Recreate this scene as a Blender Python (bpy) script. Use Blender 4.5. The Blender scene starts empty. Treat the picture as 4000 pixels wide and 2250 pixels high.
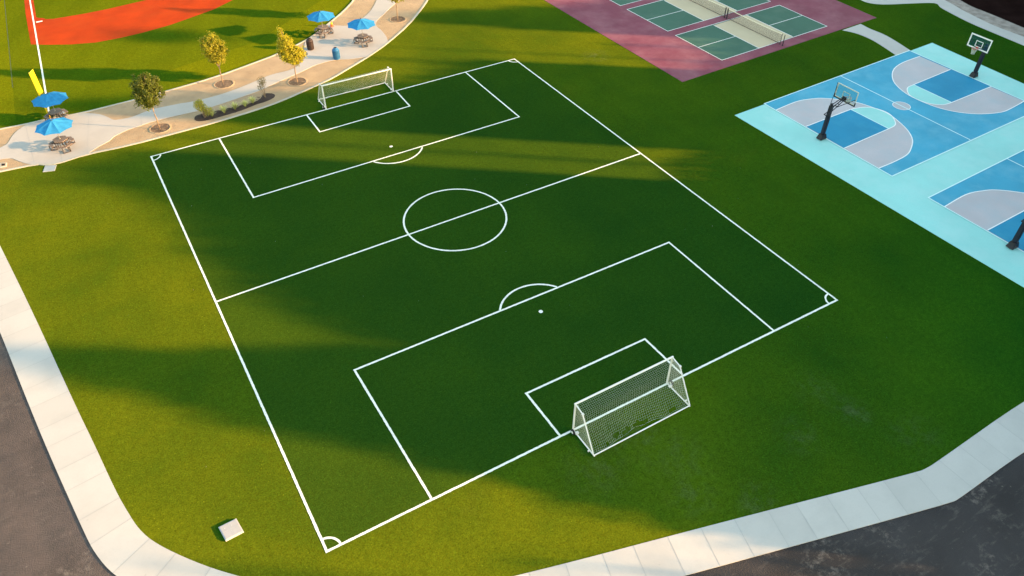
import bpy, bmesh, math, random
from mathutils import Vector, Matrix, noise
random.seed(7)
R = math.radians
S = bpy.context.scene
COL = S.collection

# ---------------------------------------------------------------- camera, sky, sun, exposure
cam = bpy.data.objects.new('camera', bpy.data.cameras.new('camera'))
COL.objects.link(cam)
cam.location = (-1.5772, -17.3967, 28.8562)
cam.rotation_euler = (0.83792, -0.00211, -0.53748)
cam.data.sensor_width = 36.0
cam.data.lens = 26.375
cam.data.clip_end = 6000
cam.data.clip_start = 0.5
S.camera = cam

SUN_AZ, SUN_EL = -37.0, 11.3          # direction the sun stands in, degrees from +x / above the horizon
w = bpy.data.worlds.new('World'); S.world = w; w.use_nodes = True
wn = w.node_tree.nodes; wl = w.node_tree.links
sky = wn.new('ShaderNodeTexSky'); sky.sky_type = 'NISHITA'; sky.sun_disc = False
sky.sun_elevation = R(SUN_EL); sky.sun_rotation = R(90 - SUN_AZ)
sky.dust_density = 1.0; sky.air_density = 1.5; sky.ozone_density = 1.0
wl.new(sky.outputs[0], wn['Background'].inputs[0]); wn['Background'].inputs[1].default_value = 0.15
sl = bpy.data.lights.new('sun', 'SUN'); so = bpy.data.objects.new('sun', sl); COL.objects.link(so)
sl.energy = 4.3; sl.angle = R(0.75); sl.color = (1.0, 0.58, 0.26)
sd = Vector((math.cos(R(SUN_AZ)) * math.cos(R(SUN_EL)), math.sin(R(SUN_AZ)) * math.cos(R(SUN_EL)), math.sin(R(SUN_EL))))
so.rotation_euler = sd.to_track_quat('Z', 'Y').to_euler()
so.location = (80, -60, 60)
S.view_settings.view_transform = 'Standard'; S.view_settings.look = 'None'
S.view_settings.gamma = 1.0; S.view_settings.exposure = 2.0
S.view_settings.use_curve_mapping = False

# ---------------------------------------------------------------- surveyed ground points (metres)
FIELD = [(-0.03, 0.03), (30.17, -0.14), (30.31, 35.58), (-0.06, 35.24)]
HALF = [(-0, 17.6), (30.25, 17.8)]
PEN_NEAR = [(4.79, 0.07), (4.73, 8.82), (25.37, 8.78), (25.3, -0.05)]
GA_NEAR = [(11.5, -0.04), (11.48, 3.01), (18.91, 2.98), (18.98, 0.02)]
PEN_FAR = [(4.75, 35.3), (4.74, 26.55), (25.45, 26.75), (25.45, 35.58)]
GA_FAR = [(11.47, 35.37), (11.47, 32.39), (18.92, 32.57), (19.02, 35.35)]
CIRC = [(11.89, 17.68), (18.46, 17.69), (12.23, 19.06), (18.09, 16.08), (16.87, 20.49), (13.56, 14.87)]
ARC_NEAR = [(13.36, 8.88), (17.22, 8.83), (16.28, 9.58)]
ARC_FAR = [(13.3, 26.55), (17.09, 26.51), (14.34, 25.69)]
SPOTS = [(15.26, 7.61), (15.2, 27.79)]
SW_IN = [(-10.08, 29.46), (-8.92, 21.57), (-7.84, 13.39), (-7.47, 10.92), (-7.03, 7.59), (-6.77, 6.21), (-6.5, 5.02), (-6.01, 3.96), (-4.79, 2.28), (-3.55, 0.89)]
SW_OUT = [(-10.65, 21.15), (-10.42, 19.42), (-9.77, 14.45), (-9.28, 10.96), (-8.5, 6), (-8.32, 5.05), (-8.05, 4.15), (-7.72, 3.37)]
SB_IN = [(6.26, -4.94), (14.71, -7.25), (24.36, -9.96), (24.78, -10.01), (25.34, -10.04), (32.4, -9.9)]
SB_OUT = [(11.94, -8.32), (13.37, -8.72), (24.22, -11.72), (24.73, -11.77), (29.53, -11.71)]
STRIP_S = [(-9.46, 38.48), (-7.15, 38.23), (-6.63, 37.79), (-5.94, 37.54), (-4.06, 37.84), (-1.19, 37.53), (2.33, 37.63), (5.16, 37.7), (8.31, 38), (10.46, 38.39), (13.95, 39.59), (15.34, 40.08), (17.5, 41.26), (19.77, 42.5), (22.18, 44.11), (25.42, 46.76), (28.03, 49.45), (29.76, 51.43)]
STRIP_N = [(-9.02, 44.98), (-7.4, 44.79), (-5.72, 44.81), (-3.42, 44.47), (-1.38, 44.55), (0.34, 44.61), (3.12, 44.83), (7.13, 45.32), (10.79, 46.35), (12.77, 46.93), (15.8, 48.34), (17.41, 49.47), (19.67, 51.52), (21.23, 52.9), (23.34, 55.21)]
PATH_S1 = [(-4, 37.75), (-3.22, 38.42), (-2.26, 38.98), (-1.83, 39.46), (-0.86, 39.94), (-0.11, 40.05), (0.84, 40.25), (2.26, 40.31), (4.15, 40.23), (5.44, 40.29), (9.2, 40.99), (10.38, 41.43), (11.6, 41.89), (13.19, 42.42), (15.15, 43.21), (16.78, 43.25), (18.2, 42.7), (19.65, 42.48)]
PATH_S2 = [(22.23, 44.24), (22.58, 45.46), (22.74, 46.99), (22.73, 48), (23.03, 48.85), (23.59, 49.56), (24.55, 50.41), (25.72, 51.54), (27.04, 52.65), (27.68, 53.43)]
PATH_W = [(-9.22, 41.97), (-8.7, 42.37), (-8.29, 43.38), (-7.8, 44.15), (-7.06, 44.7), (-5.73, 44.76)]
PATH_N1 = [(-3.25, 44.37), (-2.27, 43.56), (-1.76, 42.69), (-1.41, 42.03), (-0.71, 41.84), (0.03, 41.86), (1.33, 42.24), (3.33, 42.13), (4.46, 41.94), (6.27, 41.97), (7.88, 42.27), (9.75, 42.85), (11.19, 43.33), (13.23, 43.5), (14.81, 45.14), (15.15, 45.52), (15.24, 46.06), (15.23, 46.67), (15.81, 48.18)]
PATH_N2 = [(19.14, 50.45), (20.22, 49.65), (20.94, 49.56), (22.18, 50.39), (23.18, 51.22), (24.22, 52.43), (25.32, 54.05), (25.67, 54.62)]
ISLE = [(-9.34, 40.23), (-8.88, 40.12), (-8.56, 39.93), (-8.31, 39.51), (-7.9, 38.87), (-7.47, 38.39)]
BED = [(3.91, 39.22), (4.14, 39.55), (4.87, 39.57), (6.61, 39.48), (8.73, 39.41), (9.62, 40.31), (10.1, 40.2), (10.37, 39.79), (10.14, 39.32), (9.42, 39.01), (8.58, 38.91), (7.35, 38.57), (5.84, 38.43), (4.76, 38.38), (4.13, 38.53), (3.89, 38.9)]
RED_O = [(-5.01, 71.9), (-5.22, 68.3), (-5.4, 63.25), (-5.5, 60.12), (-4.27, 59.3), (-2.4, 58.29), (-0.47, 57.62), (1.56, 57.52), (3.59, 57.69), (6.07, 58.16), (8.24, 58.95), (10.64, 59.87), (12.91, 61.35)]
RED_I = [(5.47, 65.73), (3.62, 65.49), (1.81, 65.25), (-0.51, 65.17), (-2.19, 65.27), (-3.07, 65.33), (-3.7, 65.63), (-3.89, 66.02), (-4.3, 66.33), (-4.44, 66.59), (-4.36, 68.16), (-4.28, 69.95), (-4.23, 71.44)]
FOUL = [(-5.6, 44.96), (-4.52, 71.61), (-4.57, 65.27)]
SEAM = [(-6.71, 72.89), (-7.62, 51.81)]
TREES = [(1.29, 38.89), (7.3, 43.69), (12.63, 40.94), (25.04, 48.42)]
WELLS = [(0.67, 39.15), (1.99, 38.81), (6.63, 43.78), (8.05, 43.59), (12, 41.26), (13.31, 40.75), (24.44, 48.71), (25.78, 48.34)]
TABLES = [(-5.23, 39.57), (-5.03, 44.16), (17.82, 48.74), (20.23, 45.1)]
BINS = [(15.73, 46.38), (17.03, 43.42)]
CONE = [(19.13, 50.16)]
PLANTS = [(4.61, 38.92), (5.16, 38.82), (6.09, 38.85), (6.97, 38.98), (7.78, 39.02), (8.46, 39.29), (9.6, 39.75), (8.73, 39.42)]
SLABS = [(-6.95, 36.94), (-6.16, 36.69), (-5.95, 37.46), (-6.7, 37.83), (-5.36, 45.62), (-4.54, 45.61), (-4.46, 44.96), (-5.35, 44.95)]
DRAIN = [(-9.42, 39.05), (-8.99, 38.96), (-8.92, 39.53), (-9.37, 39.74)]
BOX = [(-3.59, 3.4), (-3.49, 2.6), (-2.72, 2.64), (-2.82, 3.43)]
PKL = [(39.73, 45.56), (40.08, 24.81), (64.89, 25.58), (65.03, 30.67)]
PA = [(45.56, 32.23), (45.69, 26.19), (50.15, 32.18), (50.21, 26.35), (54.55, 32.38), (54.65, 26.55), (59.1, 32.56), (59.19, 26.59), (45.69, 29.16), (50.14, 29.27), (54.65, 29.43), (59.09, 29.6), (52.32, 32.45), (52.45, 26.01)]
TEAL = [(39.92, 18.48), (64.57, 19.2), (64, 10.07), (40.25, -4.94)]
B1 = [(43.2, 18.62), (43.32, 6.62), (61.37, 19.16), (52.2, 18.86), (52.31, 6.88), (43.23, 17.42), (43.27, 7.76), (43.35, 14.43), (43.37, 10.81), (48.37, 14.52), (48.46, 11.01), (61.18, 17.93), (61.24, 14.94), (61.4, 11.26), (61.35, 8.39), (56.15, 14.72), (56.18, 11.19), (59, 6.9)]
B1arc = [(43.23, 17.42), (45.72, 17.57), (47.21, 17.22), (47.96, 16.85), (48.85, 16.08), (49.69, 15.03), (50.2, 13.49), (50.31, 12.49), (50, 11.31), (49.46, 10.09), (48.66, 9.08), (47.52, 8.32), (46.51, 7.91), (45.1, 7.77), (43.27, 7.76)]
B1ft = [(48.37, 14.52), (49.39, 14.28), (50.03, 13.83), (50.38, 13.03), (50.31, 12.26), (49.75, 11.46), (49.23, 11.1), (48.46, 11.01)]
B1arcR = [(61.18, 17.93), (59.02, 17.89), (57.44, 17.55), (56.13, 16.81), (54.99, 15.62), (54.31, 13.97), (54.28, 12.39), (54.59, 11.01), (55.38, 9.78), (56.56, 8.84), (58.08, 8.25), (59.33, 8.21), (61.35, 8.39)]
B1ftR = [(56.15, 14.72), (55.33, 14.64), (54.74, 14.22), (54.3, 13.6), (54.28, 12.63), (54.62, 11.83), (55.31, 11.3), (56.18, 11.19)]
B1c = [(51.85, 13.34), (52.72, 12.4), (52.83, 13.3), (51.74, 12.44)]
B2 = [(43.37, 3.68), (54.21, 3.88), (43.38, 2.51), (43.47, -0.51), (52.34, 3.76), (46.84, 2.34), (48.21, 1.8), (49.34, 0.8)]
HOOPS = [(42.97, 12.61), (61.75, 13.14), (43.15, -2.3)]
PATHC_L = [(59.74, 25.25), (60.3, 24.04), (60.39, 22.53), (60.05, 20.85), (59.57, 19.11)]
PATHC_R = [(62.4, 25.37), (62.25, 24.21), (62.31, 22.68), (62.06, 21.22), (61.49, 19.09)]
WALK_LO = [(67.18, 29.4), (67.2, 28.63), (67.72, 27.83), (68.76, 27.14), (70.7, 26.26), (72.87, 25.1), (72.42, 24.05), (72, 22.47), (71.54, 20.1), (71.35, 17.36), (71.18, 14.6)]
WALK_UP = [(74.48, 25.11), (74.01, 23.48), (73.66, 22.39), (73.13, 19.85), (72.94, 18.42), (72.99, 15.74)]
GRAV_UP = [(75.81, 24.33), (75.32, 22.71), (75.2, 20.58), (74.88, 16.94)]
GOAL_N = [(12.23, -0.07), (17.89, -0.1), (12.21, -1.74), (17.97, -1.78)]
GOAL_F = [(13.05, 35.44), (18.81, 35.39), (13.15, 36.93), (18.87, 37.07)]
GRASSSEAM = [(12, 50.42), (20.27, 56.64), (3.15, 48.35), (7.97, 48.58), (-2.46, 48.76), (3.15, 48.35)]


# ---------------------------------------------------------------- materials
def nodes(name):
    m = bpy.data.materials.new(name); m.use_nodes = True
    t = m.node_tree; t.nodes.clear()
    out = t.nodes.new('ShaderNodeOutputMaterial')
    return m, t, out
def N(t, typ, **kw):
    n = t.nodes.new(typ)
    for k, v in kw.items():
        if k in n.inputs: n.inputs[k].default_value = v
        else: setattr(n, k, v)
    return n
def coords(t, rot=0.0, scale=(1, 1, 1), obj=False):
    tc = N(t, 'ShaderNodeTexCoord') if obj else N(t, 'ShaderNodeNewGeometry')
    mp = N(t, 'ShaderNodeMapping')
    mp.inputs['Rotation'].default_value = (0, 0, rot); mp.inputs['Scale'].default_value = scale
    t.links.new(tc.outputs['Object' if obj else 'Position'], mp.inputs['Vector'])
    return mp.outputs[0]
def nz(t, vec, scale, detail=3.0, rough=0.55, lo=0.35, hi=0.65):
    n = N(t, 'ShaderNodeTexNoise', Scale=scale, Detail=detail, Roughness=rough)
    t.links.new(vec, n.inputs['Vector'])
    r = N(t, 'ShaderNodeMapRange'); r.clamp = True
    r.inputs[1].default_value = lo; r.inputs[2].default_value = hi
    t.links.new(n.outputs['Fac'], r.inputs[0])
    return r.outputs[0]
def mixc(t, fac, a, b, mode='MIX'):
    m = N(t, 'ShaderNodeMix', data_type='RGBA', blend_type=mode)
    for sock, v in ((m.inputs[0], fac), (m.inputs[6], a), (m.inputs[7], b)):
        if isinstance(v, (int, float)): sock.default_value = v
        elif isinstance(v, tuple): sock.default_value = (*v[:3], 1)
        else: t.links.new(v, sock)
    return m.outputs[2]
def mul(t, a, k):
    m = N(t, 'ShaderNodeMath', operation='MULTIPLY'); t.links.new(a, m.inputs[0]); m.inputs[1].default_value = k
    return m.outputs[0]
def sc(c, k): return tuple(x * k for x in c)

def plain(name, c, rough=0.6, metal=0.0, var=0.12, scale=6.0, spec=0.3, bump=0.0, stain=None):
    """a real-world colour with two scales of wear, a speckle and a little relief"""
    m, t, out = nodes(name)
    v = coords(t)
    col = mixc(t, nz(t, v, scale * 0.15, 4), sc(c, 1 - var), sc(c, 1 + var * 0.6))
    col = mixc(t, mul(t, nz(t, v, scale * 6, 2), 0.5), col, sc(c, 1 - var * 0.8))
    if stain:
        sc_, lo, hi, scol, amt = stain
        col = mixc(t, mul(t, nz(t, v, sc_, 6, 0.65, lo, hi), amt), col, scol)
    b = N(t, 'ShaderNodeBsdfPrincipled', Roughness=rough, Metallic=metal)
    b.inputs['Specular IOR Level'].default_value = spec
    t.links.new(col, b.inputs['Base Color'])
    if bump:
        bp = N(t, 'ShaderNodeBump', Strength=bump, Distance=0.02)
        t.links.new(nz(t, v, scale * 10, 3), bp.inputs['Height']); t.links.new(bp.outputs[0], b.inputs['Normal'])
    t.links.new(b.outputs[0], out.inputs[0])
    return m

def turf(name, under, tip, patch=0.10, grain=14.0, stripes=None, dry=(0.09, 0.085, 0.012), mott=0.5, spots=()):
    """grass seen from the air, two layers: green undergrowth facing up, and a straw-yellow layer aimed at the sun for the lit tone"""
    m, t, out = nodes(name)
    v = coords(t)
    big = nz(t, v, patch, 4, 0.6, 0.34, 0.66)
    mid = nz(t, v, 0.55, 5, 0.62, 0.36, 0.80)
    streak = nz(t, coords(t, R(62), (1.0, 0.10, 1.0)), 1.1, 4, 0.6, 0.48, 0.78)
    worn = nz(t, v, 0.23, 6, 0.70, 0.60, 0.80)
    fine = nz(t, v, grain, 4, 0.7, 0.30, 0.70)
    tuft = nz(t, v, grain * 0.32, 3, 0.65, 0.34, 0.70)
    glint = nz(t, v, grain * 0.9, 2, 0.5, 0.66, 0.80)
    bare = None
    for (x, y, r_, a_) in spots:        # worn, pale places
        ds = N(t, 'ShaderNodeVectorMath', operation='DISTANCE'); t.links.new(v, ds.inputs[0]); ds.inputs[1].default_value = (x, y, 0)
        mr = N(t, 'ShaderNodeMapRange', interpolation_type='SMOOTHSTEP'); t.links.new(ds.outputs[1], mr.inputs[0])
        mr.inputs[1].default_value = r_; mr.inputs[2].default_value = 0.0; mr.inputs[4].default_value = a_
        if bare is None: bare = mr.outputs[0]
        else:
            q = N(t, 'ShaderNodeMath', operation='MAXIMUM'); t.links.new(bare, q.inputs[0]); t.links.new(mr.outputs[0], q.inputs[1]); bare = q.outputs[0]
    if bare is not None:
        q = N(t, 'ShaderNodeMath', operation='MULTIPLY'); t.links.new(bare, q.inputs[0]); t.links.new(nz(t, v, 1.6, 5, 0.7, 0.42, 0.66), q.inputs[1]); bare = mul(t, q.outputs[0], 0.6)
    def layer(c, yellow):
        col = mixc(t, big, (c[0] * (1 - 0.60 * mott), c[1] * (1 - 0.28 * mott), c[2]), (c[0] * (1 + 0.45 * mott), c[1] * (1 + 0.34 * mott), c[2]))
        col = mixc(t, mul(t, mid, 0.45 * mott), col, yellow)
        if stripes:
            rot, width, amt = stripes
            w_ = N(t, 'ShaderNodeTexWave', wave_type='BANDS', wave_profile='SIN')
            w_.inputs['Scale'].default_value = 0.314 / width; w_.inputs['Distortion'].default_value = 0.6
            t.links.new(coords(t, rot), w_.inputs['Vector'])
            r = N(t, 'ShaderNodeMapRange'); r.inputs[1].default_value = 0.4; r.inputs[2].default_value = 0.6
            t.links.new(w_.outputs['Fac'], r.inputs[0])
            col = mixc(t, mul(t, r.outputs[0], amt), col, sc(c, 1.5))
        col = mixc(t, mul(t, streak, 0.25 * mott), col, sc(c, 0.5))
        col = mixc(t, mul(t, worn, 0.28 * mott), col, dry)
        if bare is not None: col = mixc(t, bare, col, (0.14, 0.155, 0.10))
        col = mixc(t, mul(t, tuft, 0.48), col, sc(c, 0.45))
        col = mixc(t, mul(t, fine, 0.68), col, sc(c, 0.18))
        col = mixc(t, mul(t, glint, 0.55), col, sc(yellow, 2.2))
        return col
    # the darkening grain is paid back in the base tone so the mean stays
    ku = layer(sc(under, 1.80), sc((under[0] * 1.8 + 0.0015, under[1] * 1.05, under[2]), 1.7))
    kt = layer(sc(tip, 1.80), sc((tip[0] * 1.25, tip[1] * 1.20, tip[2]), 1.7))
    n1 = N(t, 'ShaderNodeTexNoise', Scale=grain * 2.0, Detail=1.0); t.links.new(v, n1.inputs['Vector'])
    sub = N(t, 'ShaderNodeVectorMath', operation='SUBTRACT'); sub.inputs[1].default_value = (0.5, 0.5, 0.5)
    t.links.new(n1.outputs['Color'], sub.inputs[0])
    def normal(amp, lean):
        mm = N(t, 'ShaderNodeVectorMath', operation='MULTIPLY'); mm.inputs[1].default_value = (amp, amp, 0)
        t.links.new(sub.outputs[0], mm.inputs[0])
        ad = N(t, 'ShaderNodeVectorMath', operation='ADD'); ad.inputs[1].default_value = lean
        t.links.new(mm.outputs[0], ad.inputs[0])
        nm = N(t, 'ShaderNodeVectorMath', operation='NORMALIZE'); t.links.new(ad.outputs[0], nm.inputs[0])
        return nm.outputs[0]
    # tip layer: narrow yellow lobe aimed at the sun to widen lit-shade contrast
    d = N(t, 'ShaderNodeBsdfToon', component='DIFFUSE'); d.inputs['Size'].default_value = 0.30; d.inputs['Smooth'].default_value = 0.35
    t.links.new(kt, d.inputs[0]); t.links.new(normal(1.2, (0.80, -0.60, 0.12)), d.inputs['Normal'])
    d2 = N(t, 'ShaderNodeBsdfDiffuse'); t.links.new(ku, d2.inputs[0]); t.links.new(normal(1.2, (0, 0, 1)), d2.inputs['Normal'])
    ad_ = N(t, 'ShaderNodeAddShader')
    t.links.new(d.outputs[0], ad_.inputs[0]); t.links.new(d2.outputs[0], ad_.inputs[1])
    t.links.new(ad_.outputs[0], out.inputs[0])
    return m

def leafy(name, a, b, trans=0.45, scale=3.0):
    m, t, out = nodes(name)
    v = coords(t)
    oi = N(t, 'ShaderNodeNewGeometry')
    col = mixc(t, nz(t, v, scale, 2), a, b)
    col = mixc(t, mul(t, oi.outputs['Random Per Island'], 0.6), col, sc(b, 1.25))
    d = N(t, 'ShaderNodeBsdfPrincipled', Roughness=0.5); d.inputs['Specular IOR Level'].default_value = 0.35
    t.links.new(col, d.inputs['Base Color'])
    tr = N(t, 'ShaderNodeBsdfTranslucent'); t.links.new(mixc(t, 0.5, col, sc(b, 1.6)), tr.inputs[0])
    mx = N(t, 'ShaderNodeMixShader'); mx.inputs[0].default_value = trans
    t.links.new(d.outputs[0], mx.inputs[1]); t.links.new(tr.outputs[0], mx.inputs[2])
    t.links.new(mx.outputs[0], out.inputs[0])
    return m

def cloth(name, c, trans=0.3):
    m, t, out = nodes(name)
    v = coords(t)
    col = mixc(t, nz(t, v, 3, 3), sc(c, 0.88), sc(c, 1.08))
    d = N(t, 'ShaderNodeBsdfDiffuse'); t.links.new(col, d.inputs[0])
    tr = N(t, 'ShaderNodeBsdfTranslucent'); t.links.new(col, tr.inputs[0])
    mx = N(t, 'ShaderNodeMixShader'); mx.inputs[0].default_value = trans
    t.links.new(d.outputs[0], mx.inputs[1]); t.links.new(tr.outputs[0], mx.inputs[2])
    t.links.new(mx.outputs[0], out.inputs[0])
    return m

def netting(name, c, pitch, cover):
    """woven mesh: strands where the pattern is solid, open between them"""
    m, t, out = nodes(name)
    tc = N(t, 'ShaderNodeTexCoord')
    sep = N(t, 'ShaderNodeSeparateXYZ'); t.links.new(tc.outputs['Object'], sep.inputs[0])
    gs = []
    for ax in (1, 2):
        a = N(t, 'ShaderNodeMath', operation='DIVIDE'); t.links.new(sep.outputs[ax], a.inputs[0]); a.inputs[1].default_value = pitch
        f = N(t, 'ShaderNodeMath', operation='FRACT'); t.links.new(a.outputs[0], f.inputs[0])
        g = N(t, 'ShaderNodeMath', operation='LESS_THAN'); t.links.new(f.outputs[0], g.inputs[0]); g.inputs[1].default_value = cover
        gs.append(g.outputs[0])
    mxm = N(t, 'ShaderNodeMath', operation='MAXIMUM'); t.links.new(gs[0], mxm.inputs[0]); t.links.new(gs[1], mxm.inputs[1])
    d = N(t, 'ShaderNodeBsdfDiffuse'); d.inputs[0].default_value = (*c, 1)
    tr = N(t, 'ShaderNodeBsdfTransparent')
    mx = N(t, 'ShaderNodeMixShader'); t.links.new(mxm.outputs[0], mx.inputs[0])
    t.links.new(tr.outputs[0], mx.inputs[1]); t.links.new(d.outputs[0], mx.inputs[2])
    t.links.new(mx.outputs[0], out.inputs[0])
    return m

def glass(name, tint):
    m, t, out = nodes(name)
    g = N(t, 'ShaderNodeBsdfGlossy', Roughness=0.03); g.inputs[0].default_value = (0.8, 0.9, 0.9, 1)
    tr = N(t, 'ShaderNodeBsdfTransparent'); tr.inputs[0].default_value = (*tint, 1)
    fr = N(t, 'ShaderNodeFresnel', IOR=1.45)
    mx = N(t, 'ShaderNodeMixShader'); t.links.new(fr.outputs[0], mx.inputs[0])
    t.links.new(tr.outputs[0], mx.inputs[1]); t.links.new(g.outputs[0], mx.inputs[2])
    t.links.new(mx.outputs[0], out.inputs[0])
    return m

def slabmat(name, c, var=0.03):
    """cast concrete: each slab a slightly different tone (face attribute), mottled"""
    m, t, out = nodes(name)
    v = coords(t)
    at = N(t, 'ShaderNodeAttribute', attribute_name='tone')
    col = mixc(t, at.outputs['Fac'], sc(c, 1 - var * 1.6), sc(c, 1 + var))
    col = mixc(t, mul(t, nz(t, v, 0.5, 5, 0.6, 0.45, 0.7), 0.45), col, sc(c, 0.80))
    col = mixc(t, mul(t, nz(t, v, 14, 3, 0.6, 0.5, 0.75), 0.25), col, sc(c, 0.82))
    col = mixc(t, mul(t, nz(t, v, 2.6, 3, 0.6, 0.70, 0.76), 0.35), col, sc(c, 0.6))
    b = N(t, 'ShaderNodeBsdfPrincipled', Roughness=0.85); b.inputs['Specular IOR Level'].default_value = 0.2
    t.links.new(col, b.inputs['Base Color']); t.links.new(b.outputs[0], out.inputs[0])
    return m

def asphaltmat(name):
    m, t, out = nodes(name)
    v = coords(t)
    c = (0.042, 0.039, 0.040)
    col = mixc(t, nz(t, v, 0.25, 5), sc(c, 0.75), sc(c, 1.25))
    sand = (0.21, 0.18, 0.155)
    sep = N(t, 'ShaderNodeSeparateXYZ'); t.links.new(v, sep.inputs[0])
    lit_gain = N(t, 'ShaderNodeMapRange'); lit_gain.inputs[1].default_value = 10; lit_gain.inputs[2].default_value = -6      # sunlit brightening of the asphalt put into the colour, stronger to the west
    lit_gain.inputs[3].default_value = 0.0; lit_gain.inputs[4].default_value = 0.46; t.links.new(sep.outputs[0], lit_gain.inputs[0])
    fm = N(t, 'ShaderNodeMath', operation='MULTIPLY'); t.links.new(lit_gain.outputs[0], fm.inputs[0]); t.links.new(nz(t, v, 0.8, 6, 0.7, 0.15, 0.62), fm.inputs[1])
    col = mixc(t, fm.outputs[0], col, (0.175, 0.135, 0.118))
    big = nz(t, v, 0.33, 4, 0.6, 0.50, 0.60); det = nz(t, v, 2.6, 7, 0.78, 0.50, 0.68)
    mm = N(t, 'ShaderNodeMath', operation='MULTIPLY'); t.links.new(big, mm.inputs[0]); t.links.new(det, mm.inputs[1])
    col = mixc(t, mul(t, mm.outputs[0], 0.85), col, sand)
    vs = coords(t, R(-35), (0.35, 1.6, 1))
    col = mixc(t, mul(t, nz(t, vs, 2.2, 5, 0.7, 0.56, 0.74), 0.34), col, sand)
    col = mixc(t, mul(t, nz(t, v, 4.5, 3, 0.6, 0.68, 0.74), 0.5), col, sc(sand, 1.1))
    col = mixc(t, mul(t, nz(t, v, 55, 2, 0.6, 0.5, 0.75), 0.5), col, sc(c, 0.5))
    b = N(t, 'ShaderNodeBsdfPrincipled', Roughness=0.9); b.inputs['Specular IOR Level'].default_value = 0.25
    t.links.new(col, b.inputs['Base Color'])
    bp = N(t, 'ShaderNodeBump', Strength=0.7, Distance=0.03); t.links.new(nz(t, v, 22, 4), bp.inputs['Height']); t.links.new(bp.outputs[0], b.inputs['Normal'])
    t.links.new(b.outputs[0], out.inputs[0])
    return m

M = {}
WORN = [(13.85, -1.09, 1.6, 0.5), (14.93, -2.0, 1.2, 0.5), (11.89, -2.38, 2.2, 0.3), (24.55, -6.06, 1.3, 0.55), (21.18, -5.79, 1.6, 0.3), (14.72, -5.62, 1.6, 0.35), (16.96, -7.35, 1.5, 0.4), (15.41, -3.72, 2.5, 0.25), (13.28, 0.21, 1.0, 0.35), (14.09, 33.04, 1.3, 0.4), (36.84, 32.5, 1.6, 0.4), (26.02, -8.45, 2.0, 0.25), (24.21, -4.24, 1.8, 0.25)]
M['lawn'] = turf('lawn_grass', (0.0010, 0.0435, 0.0042), (0.071, 0.066, 0.000), 0.09, 13, spots=WORN, mott=0.85)
M['pitch'] = turf('pitch_turf', (0.0003, 0.0310, 0.0048), (0.033, 0.0440, 0.000), 0.12, 15, mott=0.45, dry=(0.02, 0.06, 0.012))
M['outfield'] = turf('outfield_turf', (0.003, 0.053, 0.003), (0.073, 0.064, 0.000), 0.12, 11, stripes=(R(28), 4.0, 0.16), mott=0.35)
M['outfield_light'] = turf('outfield_light_panel', (0.006, 0.062, 0.003), (0.096, 0.080, 0.000), 0.12, 11, mott=0.35)
M['ground'] = plain('dry_ground', (0.10, 0.11, 0.05), 0.95, var=0.3, scale=1)
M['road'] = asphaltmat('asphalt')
M['walk'] = slabmat('sidewalk_concrete', (0.50, 0.48, 0.44))
M['joint'] = plain('concrete_joint', (0.42, 0.405, 0.37), 0.9)  # joint strips, a little darker than the slabs
M['path'] = slabmat('path_concrete', (0.46, 0.43, 0.385), 0.04)
M['curb'] = plain('curb_concrete', (0.47, 0.45, 0.37), 0.85, var=0.14, scale=3)
M['dirt'] = plain('sandy_dirt', (0.43, 0.31, 0.185), 0.95, var=0.16, scale=4, bump=0.6, stain=(1.1, 0.55, 0.72, (0.27, 0.185, 0.11), 0.55))
M['mulch'] = plain('dark_mulch', (0.075, 0.050, 0.042), 0.95, var=0.5, scale=5, bump=1.0)
M['basin'] = plain('dug_soil', (0.17, 0.115, 0.075), 0.95, var=0.4, scale=4, bump=1.0, stain=(3.0, 0.5, 0.62, (0.30, 0.21, 0.13), 0.7))
M['clay'] = plain('red_infield_turf', (0.45, 0.042, 0.001), 0.9, var=0.20, scale=3, bump=0.4, spec=0.1, stain=(0.5, 0.48, 0.75, (0.40, 0.052, 0.004), 0.6))
M['white_line'] = plain('white_line_turf', (0.87, 0.88, 0.77), 0.85, var=0.10, scale=6, spec=0.1, stain=(9.0, 0.50, 0.72, (0.36, 0.44, 0.26), 0.55))
M['court_white'] = plain('court_white_line', (0.86, 0.87, 0.84), 0.7, var=0.04, spec=0.2)
M['court_cyan'] = plain('court_pale_line', (0.66, 0.90, 0.88), 0.7, var=0.04, spec=0.2)
M['teal'] = plain('teal_acrylic', (0.320, 0.680, 0.630), 0.75, var=0.08, scale=2, spec=0.2, stain=(0.45, 0.45, 0.72, (0.43, 0.70, 0.66), 0.6))
M['blue'] = plain('blue_acrylic', (0.058, 0.360, 0.520), 0.75, var=0.12, scale=2, spec=0.2, stain=(0.40, 0.46, 0.72, (0.15, 0.42, 0.54), 0.75))
M['deep_blue'] = plain('key_blue_acrylic', (0.018, 0.255, 0.430), 0.75, var=0.10, scale=2, spec=0.2, stain=(0.5, 0.5, 0.75, (0.05, 0.32, 0.47), 0.6))
M['grey_court'] = plain('lavender_grey_acrylic', (0.51, 0.47, 0.48), 0.75, var=0.09, scale=2, spec=0.2, stain=(0.5, 0.45, 0.72, (0.40, 0.46, 0.49), 0.7))
M['maroon'] = plain('maroon_acrylic', (0.210, 0.052, 0.080), 0.8, var=0.14, scale=2, spec=0.2, stain=(0.35, 0.42, 0.70, (0.29, 0.12, 0.145), 0.75))
M['green_court'] = plain('green_acrylic', (0.052, 0.132, 0.092), 0.8, var=0.10, scale=2, spec=0.2, stain=(0.4, 0.5, 0.75, (0.10, 0.17, 0.13), 0.5))
M['beige'] = plain('beige_acrylic', (0.57, 0.47, 0.31), 0.8, var=0.05, scale=4, spec=0.2)
M['gravel'] = plain('gravel_bed', (0.40, 0.35, 0.31), 0.95, var=0.35, scale=9, bump=1.0)
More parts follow.
